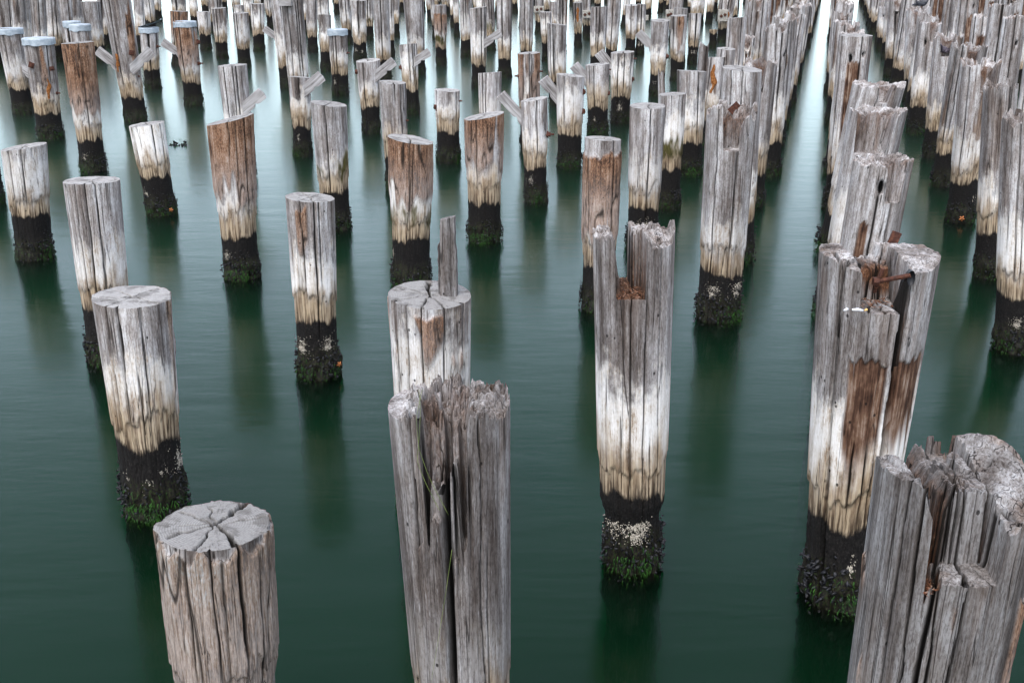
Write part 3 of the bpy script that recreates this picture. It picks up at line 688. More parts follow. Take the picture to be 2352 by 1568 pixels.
# ---------------------------------------------------------------- the sawn piles to the left, each measured in the photo
# (kind, top x, y, width, waterline x, y, width, label, options)
T = [
 ('s', 54, 337, 98, 83, 600, 80, 'smooth light grey sawn pile at the left edge, its top stepping up to the right', dict(key='L1', sl=.12, pale=.8, brown=0, cracks=[(A(-110), .006, .03, .2, 9), (A(-75), .006, .03, .5, 9), (A(-45), .005, .03, 1.2, 9)])),
 ('s', -45, 255, 62, -16, 470, 52, 'pile mostly outside the left edge of the photo, only its dark base showing', dict()),
 ('s', 336, 285, 79, 372, 497, 66, 'short pale pile leaning right, with rounded tan blotches and black base, upper left', dict(key='L3', sl=.10, pale=.85, brown=0, barn=[(A(-115), .34)])),
 ('s', 529, 274, 102, 556, 646, 80, 'tall slant topped pile with orange brown bark and rusty heartwood near its top', dict(key='L4', sl=.24, bark=.55, bark_lo=.95, brown=.9, pale=.6, barn=[(A(-55), .33), (A(-120), .31)])),
 ('s', 533, 150, 66, 560, 412, 56, 'flat topped silver pile with plank stub, standing right behind the slant topped orange pile', dict(key='L5', pale=.7, brown=0, sl=.05)),
 ('s', 178, 98, 68, 216, 397, 57, 'sawn pile wrapped in furrowed brown bark with a pale patch above its waterline', dict(key='L6', bark=.7, bark_lo=1.1, brown=.6, sl=.05, barn=[(A(-98), .26)])),
 ('s', 271, 20, 66, 313, 280, 50, 'very tall leaning pile with plank stubs on both sides, cut by the top edge', dict(key='L7', z=3.1, bark=.30, bark_lo=1.0, bark_dir=(A(-25), .5), brown=.4, pale=.55)),
 ('c', 88, 88, 67, 118, 320, 56, 'metal capped pile with rust streaks and iron bolts, front of the capped piles', dict(key='L8', brown=.3, pale=.5, bark=.35, bark_dir=(A(-60), .3), bark_lo=1.0)),
 ('c', 21, 66, 56, 56, 263, 46, 'metal capped pile cut by the left edge, plank stub on its right', dict(key='L9', brown=.2, pale=.6)),
 ('c', 183, 57, 45, 208, 277, 40, 'metal capped pile just behind the bark covered one, right of a twin cap', dict(key='L10', pale=.6)),
 ('c', 164, 50, 37, 192, 255, 34, 'narrow metal capped pile, farther left of the two behind the bark pile', dict(pale=.6)),
 ('c', 341, 64, 42, 352, 205, 37, 'capped pile whose metal lid has peeled up in a rusty edged curl', dict(key='L11', pale=.8, brown=.2, barn=[])),
 ('c', 424, 50, 48, 446, 244, 42, 'capped pile with pinkish brown bark and a plank stub on its left', dict(key='L12', bark=.7, bark_lo=.95, bark_hi=2.1, brown=.6, pale=.5)),
 ('s', 411, 26, 38, 413, 152, 34, 'brown barked sawn pile directly behind the capped barky pile', dict(bark=.7, brown=.7)),
 ('s', 467, 27, 30, 474, 118, 26, 'short white bleached pile between the barky capped pile and two brown streaked ones', dict(pale=1, brown=0)),
 ('s', 502, 19, 33, 511, 135, 27, 'sawn pile with an orange streak down its upper right', dict(brown=.8, pale=.7)),
 ('s', 553, 30, 36, 562, 155, 28, 'sawn pile with a broad rust coloured stripe, just left of a grey twin', dict(brown=.9, pale=.6)),
 ('s', 590, 9, 32, 596, 119, 26, 'grey sawn pile with white middle left of the leaning plank beside the massive pile', dict(pale=.8, brown=0)),
 ('s', 548, 12, 24, 556, 100, 22, 'small pale pile top peeping out behind the rust striped pile', dict(pale=.9)),
 # massive and tall piles reaching the top edge
 ('s', 12, 5, 38, 28, 160, 34, 'tall grey pile at the top left corner', dict(z=2.7, pale=.4)),
 ('s', -22, 5, 34, -6, 158, 34, 'tall pile just off the top left corner, only its base edge in view', dict(z=2.6)),
 ('b', 40, 5, 34, 54, 164, 32, 'tall grey pile second from the top left corner', dict(z=2.7, pale=.4)),
 ('b', 60, 5, 26, 73, 158, 26, 'narrow tan footed pile in the group at the top left corner', dict(z=2.5, pale=.6)),
 ('b', 87, 5, 34, 97, 166, 32, 'dark cracked tall pile on the right of the top left corner group', dict(z=2.7, pale=.35, brown=.5)),
 ('b', 124, 5, 42, 135, 143, 34, 'tall grey pile with orange blotch, right of the thin water gap at top left', dict(z=2.6, brown=.6)),
 ('b', 150, 5, 26, 163, 150, 26, 'tall pale pile behind the twin metal caps at top left', dict(z=2.5, pale=.7)),
 ('b', 172, 5, 32, 183, 135, 30, 'tall pile with mossy orange patch above the twin metal caps', dict(z=2.5, mossy=.8, brown=.5)),
 ('b', 208, 4, 42, 227, 144, 34, 'flat topped grey pile between the twin caps and the very tall pile', dict(pale=.5)),
 ('b', 236, 4, 28, 243, 112, 24, 'pale tan footed pile just left of the very tall leaning pile', dict(z=2.4, pale=.8)),
 ('b', 318, 4, 24, 326, 120, 22, 'bright white pile just right of the very tall leaning pile', dict(z=2.4, pale=1, brown=0)),
 ('s', 341, 4, 24, 350, 80, 22, 'grey pile above the peeled up metal lid', dict(z=2.4)),
 ('s', 361, 2, 20, 365, 50, 17, 'far tan footed pile at the top edge above the peeled lid', dict(z=1.9)),
 ('s', 410, 4, 36, 415, 66, 30, 'grey streaked pile at the top edge above the brown barked pile', dict(z=2.6)),
 ('s', 440, 2, 16, 443, 26, 13, 'small dark footed pile at the top edge right of the streaked one', dict(z=2.0)),
 ('s', 472, 2, 13, 473, 27, 12, 'thin pile at the top edge above the short white pile', dict(z=2.0)),
 ('s', 494, 4, 34, 500, 78, 28, 'wide grey pile at the top edge behind the orange streaked pile', dict(z=2.4)),
 ('s', 542, 3, 24, 545, 46, 18, 'pile at the top edge right of the floating weed clump', dict(z=2.1)),
 ('s', 566, 3, 22, 570, 40, 17, 'white pile at the top edge above the rust striped pile', dict(z=2.1, pale=.9)),
 ('s', 614, 3, 17, 622, 66, 14, 'thin brown pile left of the massive grey pile', dict(z=2.3, brown=.8)),
 ('s', 634, 3, 24, 662, 203, 36, 'tall pile tucked against the left of the massive grey pile, with plank stub', dict(key='M2', z=2.4, pale=.7)),
 ('s', 670, 6, 52, 692, 255, 46, 'massive smooth grey pile with a small board nailed near the top edge', dict(key='M3', z=2.9, pale=.45, brown=.2, bark=0, wob=.01)),
 ('s', 698, 3, 16, 702, 80, 14, 'thin brown pile right behind the massive grey pile', dict(z=2.4, brown=.8)),
 ('s', 715, 3, 30, 719, 121, 23, 'pale pile with olive tinge, second right of the massive grey pile', dict(z=2.5, pale=.8, mossy=.3)),
 ('s', 741, 3, 30, 747, 90, 27, 'tall pile with golden moss band above a short orange streaked one', dict(z=2.4, mossy=1, pale=.8)),
 ('s', 745, 35, 29, 750, 164, 25, 'short sawn pile with a vivid orange streak, left of the lone capped pile', dict(brown=.9, pale=.7)),
 ('c', 775, 68, 43, 783, 220, 38, 'lone metal capped pile near top centre with white barnacles at its foot', dict(key='M8', pale=.7, brown=.1, barn=[(A(-120), .36)])),
 ('s', 773, 3, 14, 773, 34, 12, 'thin far pile at the top edge above the lone capped pile', dict(z=1.8)),
 ('s', 791, 3, 27, 799, 103, 22, 'grey pile at the top edge right behind the lone capped pile', dict(z=2.4)),
 ('s', 823, 1, 35, 828, 139, 30, 'flat topped grey pile right of the lone capped pile', dict(pale=.7, barn=[(A(-120), .35), (A(-60), .3)])),
 ('s', 848, 3, 20, 850, 93, 18, 'mossy banded pile glimpsed between two grey ones near top centre', dict(z=2.3, mossy=1)),
 ('s', 875, 4, 38, 883, 184, 34, 'tall grey pile with a single straight crack, behind a plank stub', dict(z=2.7, pale=.4, cracks=[(A(-88), .010, .05, .1, 9)])),
 ('s', 897, 3, 14, 900, 130, 14, 'thin brown pile touching the right of the straight cracked pile', dict(z=2.4, brown=.8)),
 ('s', 909, 3, 16, 911, 86, 14, 'slim pale pile just left of the tall leaning smooth pile at top centre', dict(z=2.3, pale=.8)),
 ('s', 923, 2, 17, 924, 29, 14, 'far pile at the top edge left of the tall leaning smooth pile', dict(z=1.9)),
 ('s', 949, 4, 49, 960, 172, 36, 'tall smooth pile leaning right, behind a short pile with plank stub', dict(z=2.8, pale=.6, brown=.4)),
 ('s', 937, 102, 42, 948, 264, 34, 'short grey pile with plank stub rising right and bolt on its left, top centre', dict(key='N4', pale=.8, brown=.3)),
 ('s', 972, 2, 11, 973, 28, 10, 'sliver of a far pile at the top edge beside the leaning smooth pile', dict(z=1.9)),
 ('s', 986, 3, 18, 989, 50, 15, 'far white pile at the top edge left of the red barked pile', dict(z=2.0, pale=.9)),
 ('s', 993, 8, 10, 999, 92, 10, 'thin pile hugging the left of the red barked pile', dict(z=1.7)),
 ('s', 1010, 12, 30, 1014, 151, 25, 'red barked sawn pile with grey collar and mossy band, top centre', dict(bark=.9, bark_lo=1.0, bark_hi=1.62, mossy=1, brown=1, pale=.6)),
 ('s', 1022, 2, 18, 1026, 40, 15, 'far pile at the top edge right behind the red barked pile', dict(z=2.0)),
 ('s', 1047, 3, 15, 1050, 86, 13, 'slim brown and white pile between the red barked pile and a grey one', dict(z=2.3, brown=.7)),
 ('s', 1070, 3, 31, 1071, 132, 25, 'grey pile with one crack and mussel crusted foot, left of a slant topped pile', dict(z=2.6, pale=.6)),
 ('s', 1098, 18, 39, 1100, 202, 33, 'pale slant topped pile with a plank stub on its right, top middle', dict(key='N11', sl=.12, pale=.85, brown=.1)),
 ('s', 1095, 2, 18, 1097, 48, 15, 'far pile at the top edge above the pale slant topped pile', dict(z=2.0, brown=.6)),
 ('s', 1121, 3, 32, 1128, 117, 22, 'brown streaked pile with moss stain behind the plank stub at top middle', dict(z=2.6, brown=.8, mossy=.8)),
 ('s', 1158, 4, 38, 1159, 179, 30, 'broad buff grey pile reaching the top edge at top middle', dict(z=2.8, pale=.85, brown=.2)),
 ('s', 1125, 167, 54, 1126, 372, 46, 'short bleached pile with weathered flat top, above a slant topped barky pile', dict(key='N14', pale=1, brown=0)),
 ('s', 1027, 207, 59, 1030, 374, 52, 'squat white topped pile with rusty iron on both sides and a clear black base', dict(key='N15', pale=.9, brown=.2)),
 ('s', 1112, 266, 88, 1113, 559, 76, 'large pink brown barked pile with a white slanted top, left of centre right', dict(key='N16', sl=.19, bark=.66, bark_lo=1.05, brown=.6, pale=.8)),
 ('s', 687, 177, 50, 696, 359, 42, 'short pile with plank stub rising right, in front of the massive grey pile', dict(key='K1', brown=.5, pale=.7, barn=[(A(-100), .36)])),
 ('s', 755, 238, 81, 772, 530, 66, 'broad grey pile with mossy green band and one straight crack, upper left of centre', dict(key='K2', sl=-.14, mossy=1.0, pale=.55, brown=.1, cracks=[(A(-95), .009, .05, .2, 9)])),
 ('s', 846, 139, 55, 853, 307, 40, 'white pile with notched top, plank stub at right and long bolt at left', dict(key='K3', pale=1, brown=.1)),
 ('s', 901, 189, 63, 914, 438, 52, 'sawn grey pile with rusty bolt on its right, behind the orange barked pile', dict(key='K5', pale=.6, brown=.4)),
 ('s', 943, 320, 101, 945, 662, 86, 'large orange barked pile with bright white slanted top, centre left', dict(key='K6', sl=-.18, bark=.72, bark_lo=1.05, mossy=.9, brown=.7, pale=.7, barn=[(A(-160), .35)])),
 ('s', 1227, 228, 62, 1231, 467, 52, 'white streaked pile with cracked slanted top and plank stub on its left', dict(key='J1', sl=.16, pale=.95, brown=.5, bark=.3, bark_lo=.8, barn=[(A(-115), .40), (A(-125), .35)])),
 ('s', 1310, 173, 64, 1308, 387, 55, 'grey pile with slanting top, a plank stub at left and round bolt hole', dict(key='J2', sl=-.10, pale=.8, brown=.1)),
 ('s', 1372, 148, 55, 1373, 308, 46, 'pale pile with rust streak down its right side, between two planked piles', dict(key='J3', sl=.08, pale=.85, brown=.3, barn=[(A(-110), .30)])),
 ('s', 1430, 120, 53, 1424, 285, 45, 'grey flat topped pile with plank stub behind it and rusty bolts at right', dict(key='J4', pale=.75, brown=.1, barn=[(A(-100), .38)])),
 ('s', 1279, 56, 44, 1280, 242, 38, 'slate grey pile with dark knot and crack, behind the bolt holed pile', dict(key='J5', sl=-.1, pale=.5, brown=0)),
 ('s', 1215, 122, 48, 1216, 343, 42, 'reddish grey sawn pile with iron bolts both sides, above the white streaked pile', dict(key='J6', bark=.5, bark_lo=.9, brown=.7, pale=.7)),
 ('s', 1254, 28, 27, 1257, 141, 24, 'short white cracked pile left of the slate grey pile', dict(pale=1, brown=0)),
 ('s', 1209, 4, 33, 1209, 158, 28, 'tall pale pile above the reddish grey bolted pile', dict(z=2.6, pale=.8, brown=.3)),
 ('s', 1239, 4, 22, 1238, 79, 18, 'pile with a pale bolted block across it near the top edge', dict(key='J9', z=2.3)),
 ('s', 1291, 4, 27, 1290, 122, 22, 'tall pile with pink bark patch, directly above the slate grey pile', dict(z=2.5, bark=.4, bark_lo=1.1, bark_dir=(A(-40), .5))),
 ('s', 1271, 4, 18, 1272, 100, 15, 'dark lower pile behind the pink barked one near the top edge', dict(z=1.6, brown=.6)),
 ('s', 1327, 6, 22, 1328, 110, 18, 'narrow pile with a dark rust streak down its front', dict(key='J11', brown=1, mossy=.5)),
 ('s', 1350, 42, 20, 1349, 92, 16, 'low stub under a pale bolted block near the top edge', dict(key='J12', pale=.6)),
 ('s', 1346, 4, 22, 1347, 84, 18, 'pale tall pile carrying the bolted block above a low stub', dict(z=2.3, pale=.8)),
 ('s', 1376, 16, 38, 1372, 172, 34, 'broad grey flat topped pile behind the rust streaked pale pile', dict(pale=.7)),
 ('s', 1411, 4, 33, 1402, 156, 26, 'tall slate pile leaning left beside the broad flat topped one', dict(z=2.6, pale=.6)),
 ('s', 1450, 12, 28, 1448, 128, 22, 'pale cracked pile, left of a pair near top right of centre', dict(pale=.9, cracks=[(A(-95), .01, .05, .2, 9)])),
 ('s', 1474, 10, 21, 1469, 127, 20, 'grey pile, right of the pair, with a small white bracket on its side', dict(key='J16', barn=[(A(-110), .36), (A(-70), .36)])),
 ('s', 1440, 3, 17, 1432, 64, 14, 'far pile at the top edge behind the pale cracked pile', dict(z=2.1)),
 ('s', 1517, 47, 42, 1508, 222, 34, 'tall flat topped pile with twisted grain and plank stub on its left', dict(key='J18', pale=.6, brown=.2, barn=[(A(-120), .36)])),
 ('s', 1559, 36, 37, 1554, 187, 30, 'sawn pile with brown bark stripe right of the twisted flat topped pile', dict(bark=.45, bark_lo=.95, bark_dir=(A(-80), .5), brown=.7, pale=.6)),
 ('s', 1564, 19, 31, 1560, 150, 26, 'grey pile top directly behind the brown bark striped pile', dict(pale=.4)),
 ('s', 1597, 31, 30, 1590, 149, 22, 'sawn pile with a ring of white barnacles above the waterline', dict(pale=.8, brown=.5, barn=[(A(-110), .42), (A(-90), .42), (A(-70), .42)])),
 ('s', 1595, 2, 17, 1591, 62, 14, 'far brownish pile above the barnacle ringed pile', dict(z=2.1)),
 ('s', 1612, 2, 17, 1608, 60, 14, 'far pale pile right of the brownish one above the barnacle ring', dict(z=2.1, pale=.8)),
 ('s', 1553, 3, 36, 1548, 100, 24, 'wide white pile with a bolted block near the top edge', dict(key='J23', z=2.4, pale=1)),
 ('s', 1492, 2, 15, 1490, 38, 12, 'far tan footed pile at the top edge, first of a close trio', dict(z=1.9)),
 ('s', 1518, 2, 14, 1516, 31, 11, 'far tan footed pile at the top edge, middle of a close trio', dict(z=1.9)),
 ('s', 1536, 2, 10, 1532, 36, 10, 'far dark footed pile at the top edge, last of a close trio', dict(z=1.9)),
 ('s', 1639, 68, 20, 1637, 112, 17, 'low dark stub with a round black hole, almost eaten away', dict(key='J25', brown=1, pale=.2)),
 ('s', 1640, 2, 22, 1639, 32, 18, 'far dark footed pile above the low dark stub', dict(z=1.8)),
 ('s', 1671, 2, 40, 1659, 98, 26, 'white pile with bolted block and orange stains beside the hollow splintered pile', dict(key='J27', z=2.3, pale=1, brown=.5)),
 # second row left of the lane
 ('b', 1385, 318, 85, 1372, 717, 76, 'pink barked pile with a clean grey sawn collar, behind the hollow pile', dict(key='J31', sawn=1, bark=.8, bark_lo=.85, bark_hi=1.72, brown=.6, pale=.7)),
 ('b', 1488, 243, 81, 1474, 578, 72, 'smooth silver pile with one black crack, above the hollow pile', dict(key='J30', sawn=1, pale=.65, brown=.35, cracks=[(A(-86), .008, .05, .1, 9)], barn=[(A(-110), .34), (A(-80), .33)])),
 ('b', 1544, 216, 62, 1534, 482, 52, 'grey sawn pile with green moss band, just right of the one black crack pile', dict(key='J28', sawn=1, sl=.06, mossy=1.0, pale=.6)),
 ('b', 1588, 163, 68, 1582, 402, 56, 'fluted silver pile with thick twisting ridges and a pale notched top', dict(key='J29', sawn=1, pale=.6, brown=.4, wob=.07, barn=[(A(-100), .35)])),
 ('b', 1646, 132, 38, 1623, 338, 40, 'sawn pile with a bright orange heartwood scar', dict(key='O1', sawn=1, brown=1, pale=.8)),
 ('b', 1668, 112, 42, 1654, 290, 38, 'pale sawn pile right behind the orange scarred one', dict(sawn=1, pale=.8)),
 ('b', 1617, 105, 22, 1603, 310, 26, 'thin grey slab left standing beside the orange scarred pile', dict(key='O2', pale=.5)),
 ('b', 1518, 140, 15, 1524, 410, 22, 'thin upright remnant of a pile in front of the twisted flat topped pile', dict(key='O3', pale=.5, z=1.75)),
 # left bank of the lane
 ('b', 1680, 252, 116, 1648, 742, 100, 'broad splintered pile with rotten notch and striped grey trunk, left bank of the lane', dict(key='Q', led=(-.45, .35, -.05, .38), pale=.5, brown=.5, barn=[(A(-120), .35), (A(-50), .36)])),
 ('b', 2350, 274, 92, 2322, 812, 84, 'bleached pile with fluted grey trunk cut by the right edge', dict(key='R2a', pale=.8, brown=.3, grp=GR2, barn=[(A(-100), .3)])),
 ('b', 2298, 200, 74, 2268, 642, 66, 'grey pile with tan flaking foot just left of the bleached pile at right edge', dict(key='R2b', pale=.6, brown=.5, grp=GR2, barn=[(A(-60), .36)])),
 ('b', 2252, 150, 88, 2204, 514, 62, 'leaning pile with broad brown rotten scar and mussel covered foot with starfish', dict(key='R2c', led=(-.3, .5, -.1, .35), pale=.7, brown=1, grp=GR2, barn=[(A(-110), .38), (A(-70), .36)])),
 ('b', 2226, 108, 80, 2168, 430, 60, 'dark grooved pile, fourth from the front in the second row right of the lane', dict(led=(-.35, .25, -.1, .4), pale=.35, brown=.7, grp=GR2)),
 ('b', 2180, 82, 66, 2144, 364, 54, 'pale grey pile with square notch where a purplish pigeon shelters', dict(key='R2e', led=(-.75, .1, -.0, .36), pale=.6, brown=.6, grp=GR2)),
 ('b', 2110, 22, 56, 2096, 236, 44, 'pale pile with straight dark crack and brown notch, a dark pigeon on top', dict(key='R2f', led=(-.6, .1, -.05, .38), pale=.9, brown=.6, grp=GR2, cracks=[(A(-84), .012, .08, .3, 9)])),
]
for row in T:
    k, xt, yt, wt, xb, yb, wb, label, o = row; o = dict(o)
    key = o.pop('key', label[:24]); z = o.pop('z', None); saw = o.pop('sawn', 0); led = o.pop('led', None)
    grp = o.pop('grp', GL if key == 'Q' else ('sawn piles in the second row left of the lane' if k == 'b' and saw else GT if (z or 0) > 1.75 and xb < 1700 else GS))
    if k == 'c': grp = 'metal capped piles at the upper left'
    if k == 'b' and not saw:
        sd_ = count[0]*31+7
        o['top'] = (lambda zt, s=sd_, l=led: broken(zt, s, ledge=l, pit=.14 if xb > 1400 else .05, jag=1.0 if xb > 1400 else .4)); o['kind'] = 'broken'
    put(key, (xt, yt, wt, xb, yb, wb), label, grp, z=z, **o)

# ---------------------------------------------------------------- the rows that run away along the lane
ROWDIR = .2779
def row_pile(X0, Y, i, label, group, rg, zt=None, r=None, sawn_p=.12):
    X = X0 + ROWDIR*Y + rg.normal()*.05; Yc = Y + rg.normal()*.10
    zt = (2.20 + rg.normal()*.13) if zt is None else zt; zt = zt - (rg.uniform(.3, .8) if rg.random() < .07 and Y > 20 else 0); r = rg.uniform(.215, .275) if r is None else r
    lean = (rg.normal()*.022, rg.normal()*.012)
    if rg.random() < sawn_p: tf, kd = None, 'sawn'
    else:
        led = None
        if rg.random() < .55:
            a = rg.uniform(-.65, -.15); led = (a, a+rg.uniform(.5, .8), rg.uniform(-.25, .0), rg.uniform(.28, .42))
        tf, kd = broken(zt, int(rg.integers(9999)), pit=rg.uniform(.08, .25), jag=rg.uniform(.8, 1.5), ledge=led, slope=rg.normal()*.03), 'broken'
    return make_pile('timber_pile', X, Yc, r*.97, r, zt, lean, label, group, topfn=tf, kind=kd, brown=float(np.clip(rg.normal()*.3+.4, 0, 1)), pale=rg.uniform(.45, .9),
                     bark=rg.uniform(.0, .35) if rg.random() < .3 else 0, holes=[(rg.uniform(-2.3, -.8), zt-rg.uniform(.2, .5), rg.uniform(.015, .03), rg.uniform(.02, .06), .07) for _ in range(rg.integers(0, 3))],
                     scar=[(rg.uniform(-2.4, -.6), rg.uniform(.25, .8), rg.uniform(.95, 1.3), zt-rg.uniform(.25, .7), .010)] if rg.random() < .6 else ())
rg = np.random.default_rng(77)
# right bank: V is second; the pile behind it has a round bolt hole
tw = lambda zt, s, l: broken(zt, s, ledge=l, pit=.06, jag=.5)
put('W', (2030, 366, 134, 1922, 977, 112), 'tall grey pile with black knot hole and long crack, behind the rusty bolt pile', GR, top=lambda zt: tw(zt, 5, (-.1, .55, -.72, .30)), pale=.55, brown=.5,
    kind='broken', holes=[(A(-106), 2.02, .022, .055, .08), (A(-80), 2.10, .018, .022, .08)], scar=[(A(-125), .18, 1.0, 1.75, .008)], cracks=[(A(-79), .012, .09, .1, 9), (A(-108), .010, .07, .5, 1.98)])
put('W1', (2018, 253, 128, 1921, 738, 100), 'pile with rust edged ledge and mossy top, third along the right bank of the lane', GR, top=lambda zt: tw(zt, 9, (-.85, .35, -.1, .42)), kind='broken', pale=.5, brown=.6,
    holes=[(A(-82), 2.07, .018, .03, .08), (A(-105), 1.98, .018, .05, .07)], cracks=[(A(-72), .010, .07, .1, 9), (A(-95), .008, .06, 1.6, 9)])
put('W2', (2018, 193, 116, 1921, 585, 92), 'pile with three blocky lobes on top, fourth along the right bank of the lane', GR, top=lambda zt: tw(zt, 19, (-.2, .3, -.3, .2)), kind='broken', pale=.55, brown=.4)
for i, Y in enumerate(np.arange(16.45, 82, 2.72)):
    row_pile(.39, Y, i, 'grey splintered pile, %s from the front in the row along the lane right bank' % ORD[i+5], GR, rg)
for i, Y in enumerate(np.arange(13.75, 82, 2.72)):
    row_pile(-.91, Y, i, 'grey splintered pile, %s from the front in the row along the lane left bank' % ORD[i+3], GL, rg)
for i, Y in enumerate(np.arange(27.1, 82, 2.72)):
    row_pile(-2.2, Y, i, 'weathered pile, %s from the front in the second row left of the lane' % ORD[i+7], 'sawn piles in the second row left of the lane', rg, sawn_p=.35)
k = 5
for Y in (23.5, 25.9, *np.arange(31.0, 82, 2.72)):
    row_pile(2.165, Y, 0, 'weathered pile, %s from the front in the second row right of the lane' % ORD[k if k < 7 else k+1], GR2, rg, zt=2.3+rg.normal()*.08); k += 1
for r_i, (X0, Y0, nm) in enumerate(((3.9, 20.0, 'third'), (5.5, 31.0, 'fourth'), (7.3, 42.0, 'fifth'), (9.05, 52.5, 'sixth'), (10.8, 63.0, 'seventh'), (12.5, 90.0, 'eighth'))):
    for i, Y in enumerate(np.arange(Y0, 82, 2.72)):
        row_pile(X0, Y+rg.uniform(-.2, .2), i, 'weathered pile, %s from the front in the %s row right of the lane' % (ORD[i], nm), GR3, rg, zt=2.35+rg.normal()*.1)

# ---------------------------------------------------------------- the farthest piles, beyond counting, as one mass
rg = np.random.default_rng(5)
VV, QQ, NG, AT, k0 = [], [], [], {}, 0
for X0 in np.arange(-4.2, -36, -1.75):
    for Y in np.arange(54, 80, 2.7):
        if rg.random() < .50: continue
        X = X0+ROWDIR*Y+rg.normal()*.25; Yc = Y+rg.normal()*.5
        if abs(X/zc(Yc, 0)*FPX) > 1200: continue
        r = rg.uniform(.17, .24); zt = rg.uniform(1.5, 2.3)
        v, q, ng, at = pile_mesh('x', int(rg.integers(9999)), r, r, zt, sawn(zt, rg.normal()*.02), (rg.normal()*.03, 0), N_=14, NV=26, NR=4, raw=True)
        v = v+np.array([X, Yc, 0]); at['gc'] = at['gc']+np.array([X*3.1, Yc*1.7, 0])
        VV.append(v); QQ.append(q+k0); NG += [g+k0 for g in ng]; k0 += len(v)
        for a, b in at.items(): AT.setdefault(a, []).append(b)
me = mesh_from('far_piles', np.concatenate(VV), np.concatenate(QQ), NG, {a: np.concatenate(b) for a, b in AT.items()})
o = link('far_piles', me, M['wood']); o.color = (.5, .2, .7, .9)
tag(o, 'mass of far timber piles crowding along the top edge of the photo', 'piles', kind='stuff')

# ---------------------------------------------------------------- parts fixed to the piles
def loc_of(key, x, y, dv=0.0):
    """point in the pile's own space that shows at (x, y), dv radii behind (+) or in front (-) of its axis"""
    o, Xc, Yc, Rb, Rt, zt, lean = P[key]
    return at_depth(x, y, Yc+dv*Rt)-np.array([Xc, Yc, 0])
def px_m(key, z=1.5): return zc(P[key][2], z)/FPX
def plank_mesh(L, h, t, seed):
    rg = np.random.default_rng(seed); a = rg.uniform(-.05, .15)*L
    pts = np.array([(-L/2, -h/2), (a-.05*L, -h/2+.01*h), (a+.02*L, -h*.28), (a+.13*L, -h*.5), (L/2-.03*L, -h/2), (L/2, -h*.1), (L/2-.02*L, h*.5), (0, h*.49), (-L/2+.01, h/2)])
    n = len(pts); b = .006; c = pts.mean(0)
    rings = []
    for y, k in ((-t/2, 1-b/h), (-t/2+b, 1), (t/2-b, 1), (t/2, 1-b/h)):
        p = c+(pts-c)*k; rings.append(np.stack([p[:, 0], np.full(n, y), p[:, 1]], -1))
    return mesh_from('plank', np.concatenate(rings), grid_quads(4, n), [list(range(n))[::-1], [3*n+i for i in range(n)]], smooth=False)
for i, (key, cx, cy, L, h, ang, dv) in enumerate([
    ('L5', 583, 231, 58, 27, 38, -.7), ('L7', 246, 133, 54, 22, -38, .1), ('L7', 331, 134, 52, 24, 40, -.7), ('L9', 54, 160, 46, 20, -35, -.6), ('L12', 393, 110, 46, 18, -35, .1),
    ('M2', 621, 76, 34, 15, -38, -.3), ('K1', 720, 191, 54, 26, 38, -.75), ('K3', 887, 156, 50, 22, 38, -.75), ('N4', 969, 131, 44, 19, 33, -.7), ('N11', 1131, 88, 47, 18, 33, -.7),
    ('J1', 1173, 243, 72, 24, -48, .1), ('J2', 1263, 201, 52, 26, -50, .1), ('J3', 1332, 166, 44, 24, -48, .1), ('J4', 1389, 138, 46, 24, -50, .3), ('J18', 1482, 92, 48, 20, -45, .1)]):
    k = px_m(key); s_ = -1 if ang > 0 else 1; L2 = L*1.35; dx = s_*(L2-L)/2
    o = link('plank_stub', plank_mesh(L2*k, h*k, .075, i), M['plank'], loc_of(key, cx+dx*math.cos(R_(ang)), cy-dx*math.sin(R_(ang)), dv*.75 if dv < 0 else dv), P[key][0])
    o.rotation_euler = (0, -R_(ang), R_(random.Random(i).uniform(-8, 8)))
def bolt_mesh(rod=.10, s=.035):
    mb = MB(); t = np.linspace(0, 2*np.pi, 6, endpoint=False)
    def prism(x0, x1, r, n):
        t = np.linspace(0, 2*np.pi, n, endpoint=False)
        v = np.concatenate([np.stack([np.full(n, x), r*np.cos(t), r*np.sin(t)], -1) for x in (x0, x1)])
        mb.add(v, grid_quads(2, n), [list(range(n))[::-1], [n+i for i in range(n)]])
    prism(-.03, .012, s*1.7, 4); prism(.012, .045, s, 6); prism(-.03, rod, s*.45, 8)
    return mb.mesh('bolt', smooth=False)
BOLT, BOLTL = bolt_mesh(), bolt_mesh(.05, .045)
for key, x, y, side in [('L8', 131, 214, 1), ('L8', 119, 158, 0), ('L8', 72, 150, 0), ('L7', 318, 175, .6), ('L7', 304, 122, .3), ('L11', 364, 107, 1), ('L12', 459, 97, 1), ('L12', 461, 146, 1),
    ('K5', 928, 277, 1), ('N15', 1053, 232, 1), ('N15', 998, 246, -1), ('J1', 1262, 309, 1), ('J2', 1342, 256, 1), ('J2', 1343, 211, 1), ('J3', 1400, 214, 1), ('J3', 1397, 160, 1),
    ('J4', 1456, 135, 1), ('J4', 1456, 182, 1), ('J6', 1239, 164, 1), ('J6', 1190, 175, -1), ('J18', 1536, 130, 1), ('N4', 917, 155, -1), ('M8', 799, 122, 1)]:
    o = link('rusty_bolt', BOLT if (x+y) % 2 else BOLTL, M['rust'], loc_of(key, x-4*side, y, -.95 if abs(side) < .5 else -.25), P[key][0])
    o.rotation_euler = (R_(x*7 % 60), 0, {1: 0, -1: math.pi, 0: -math.pi/2}.get(side, R_(-50)))
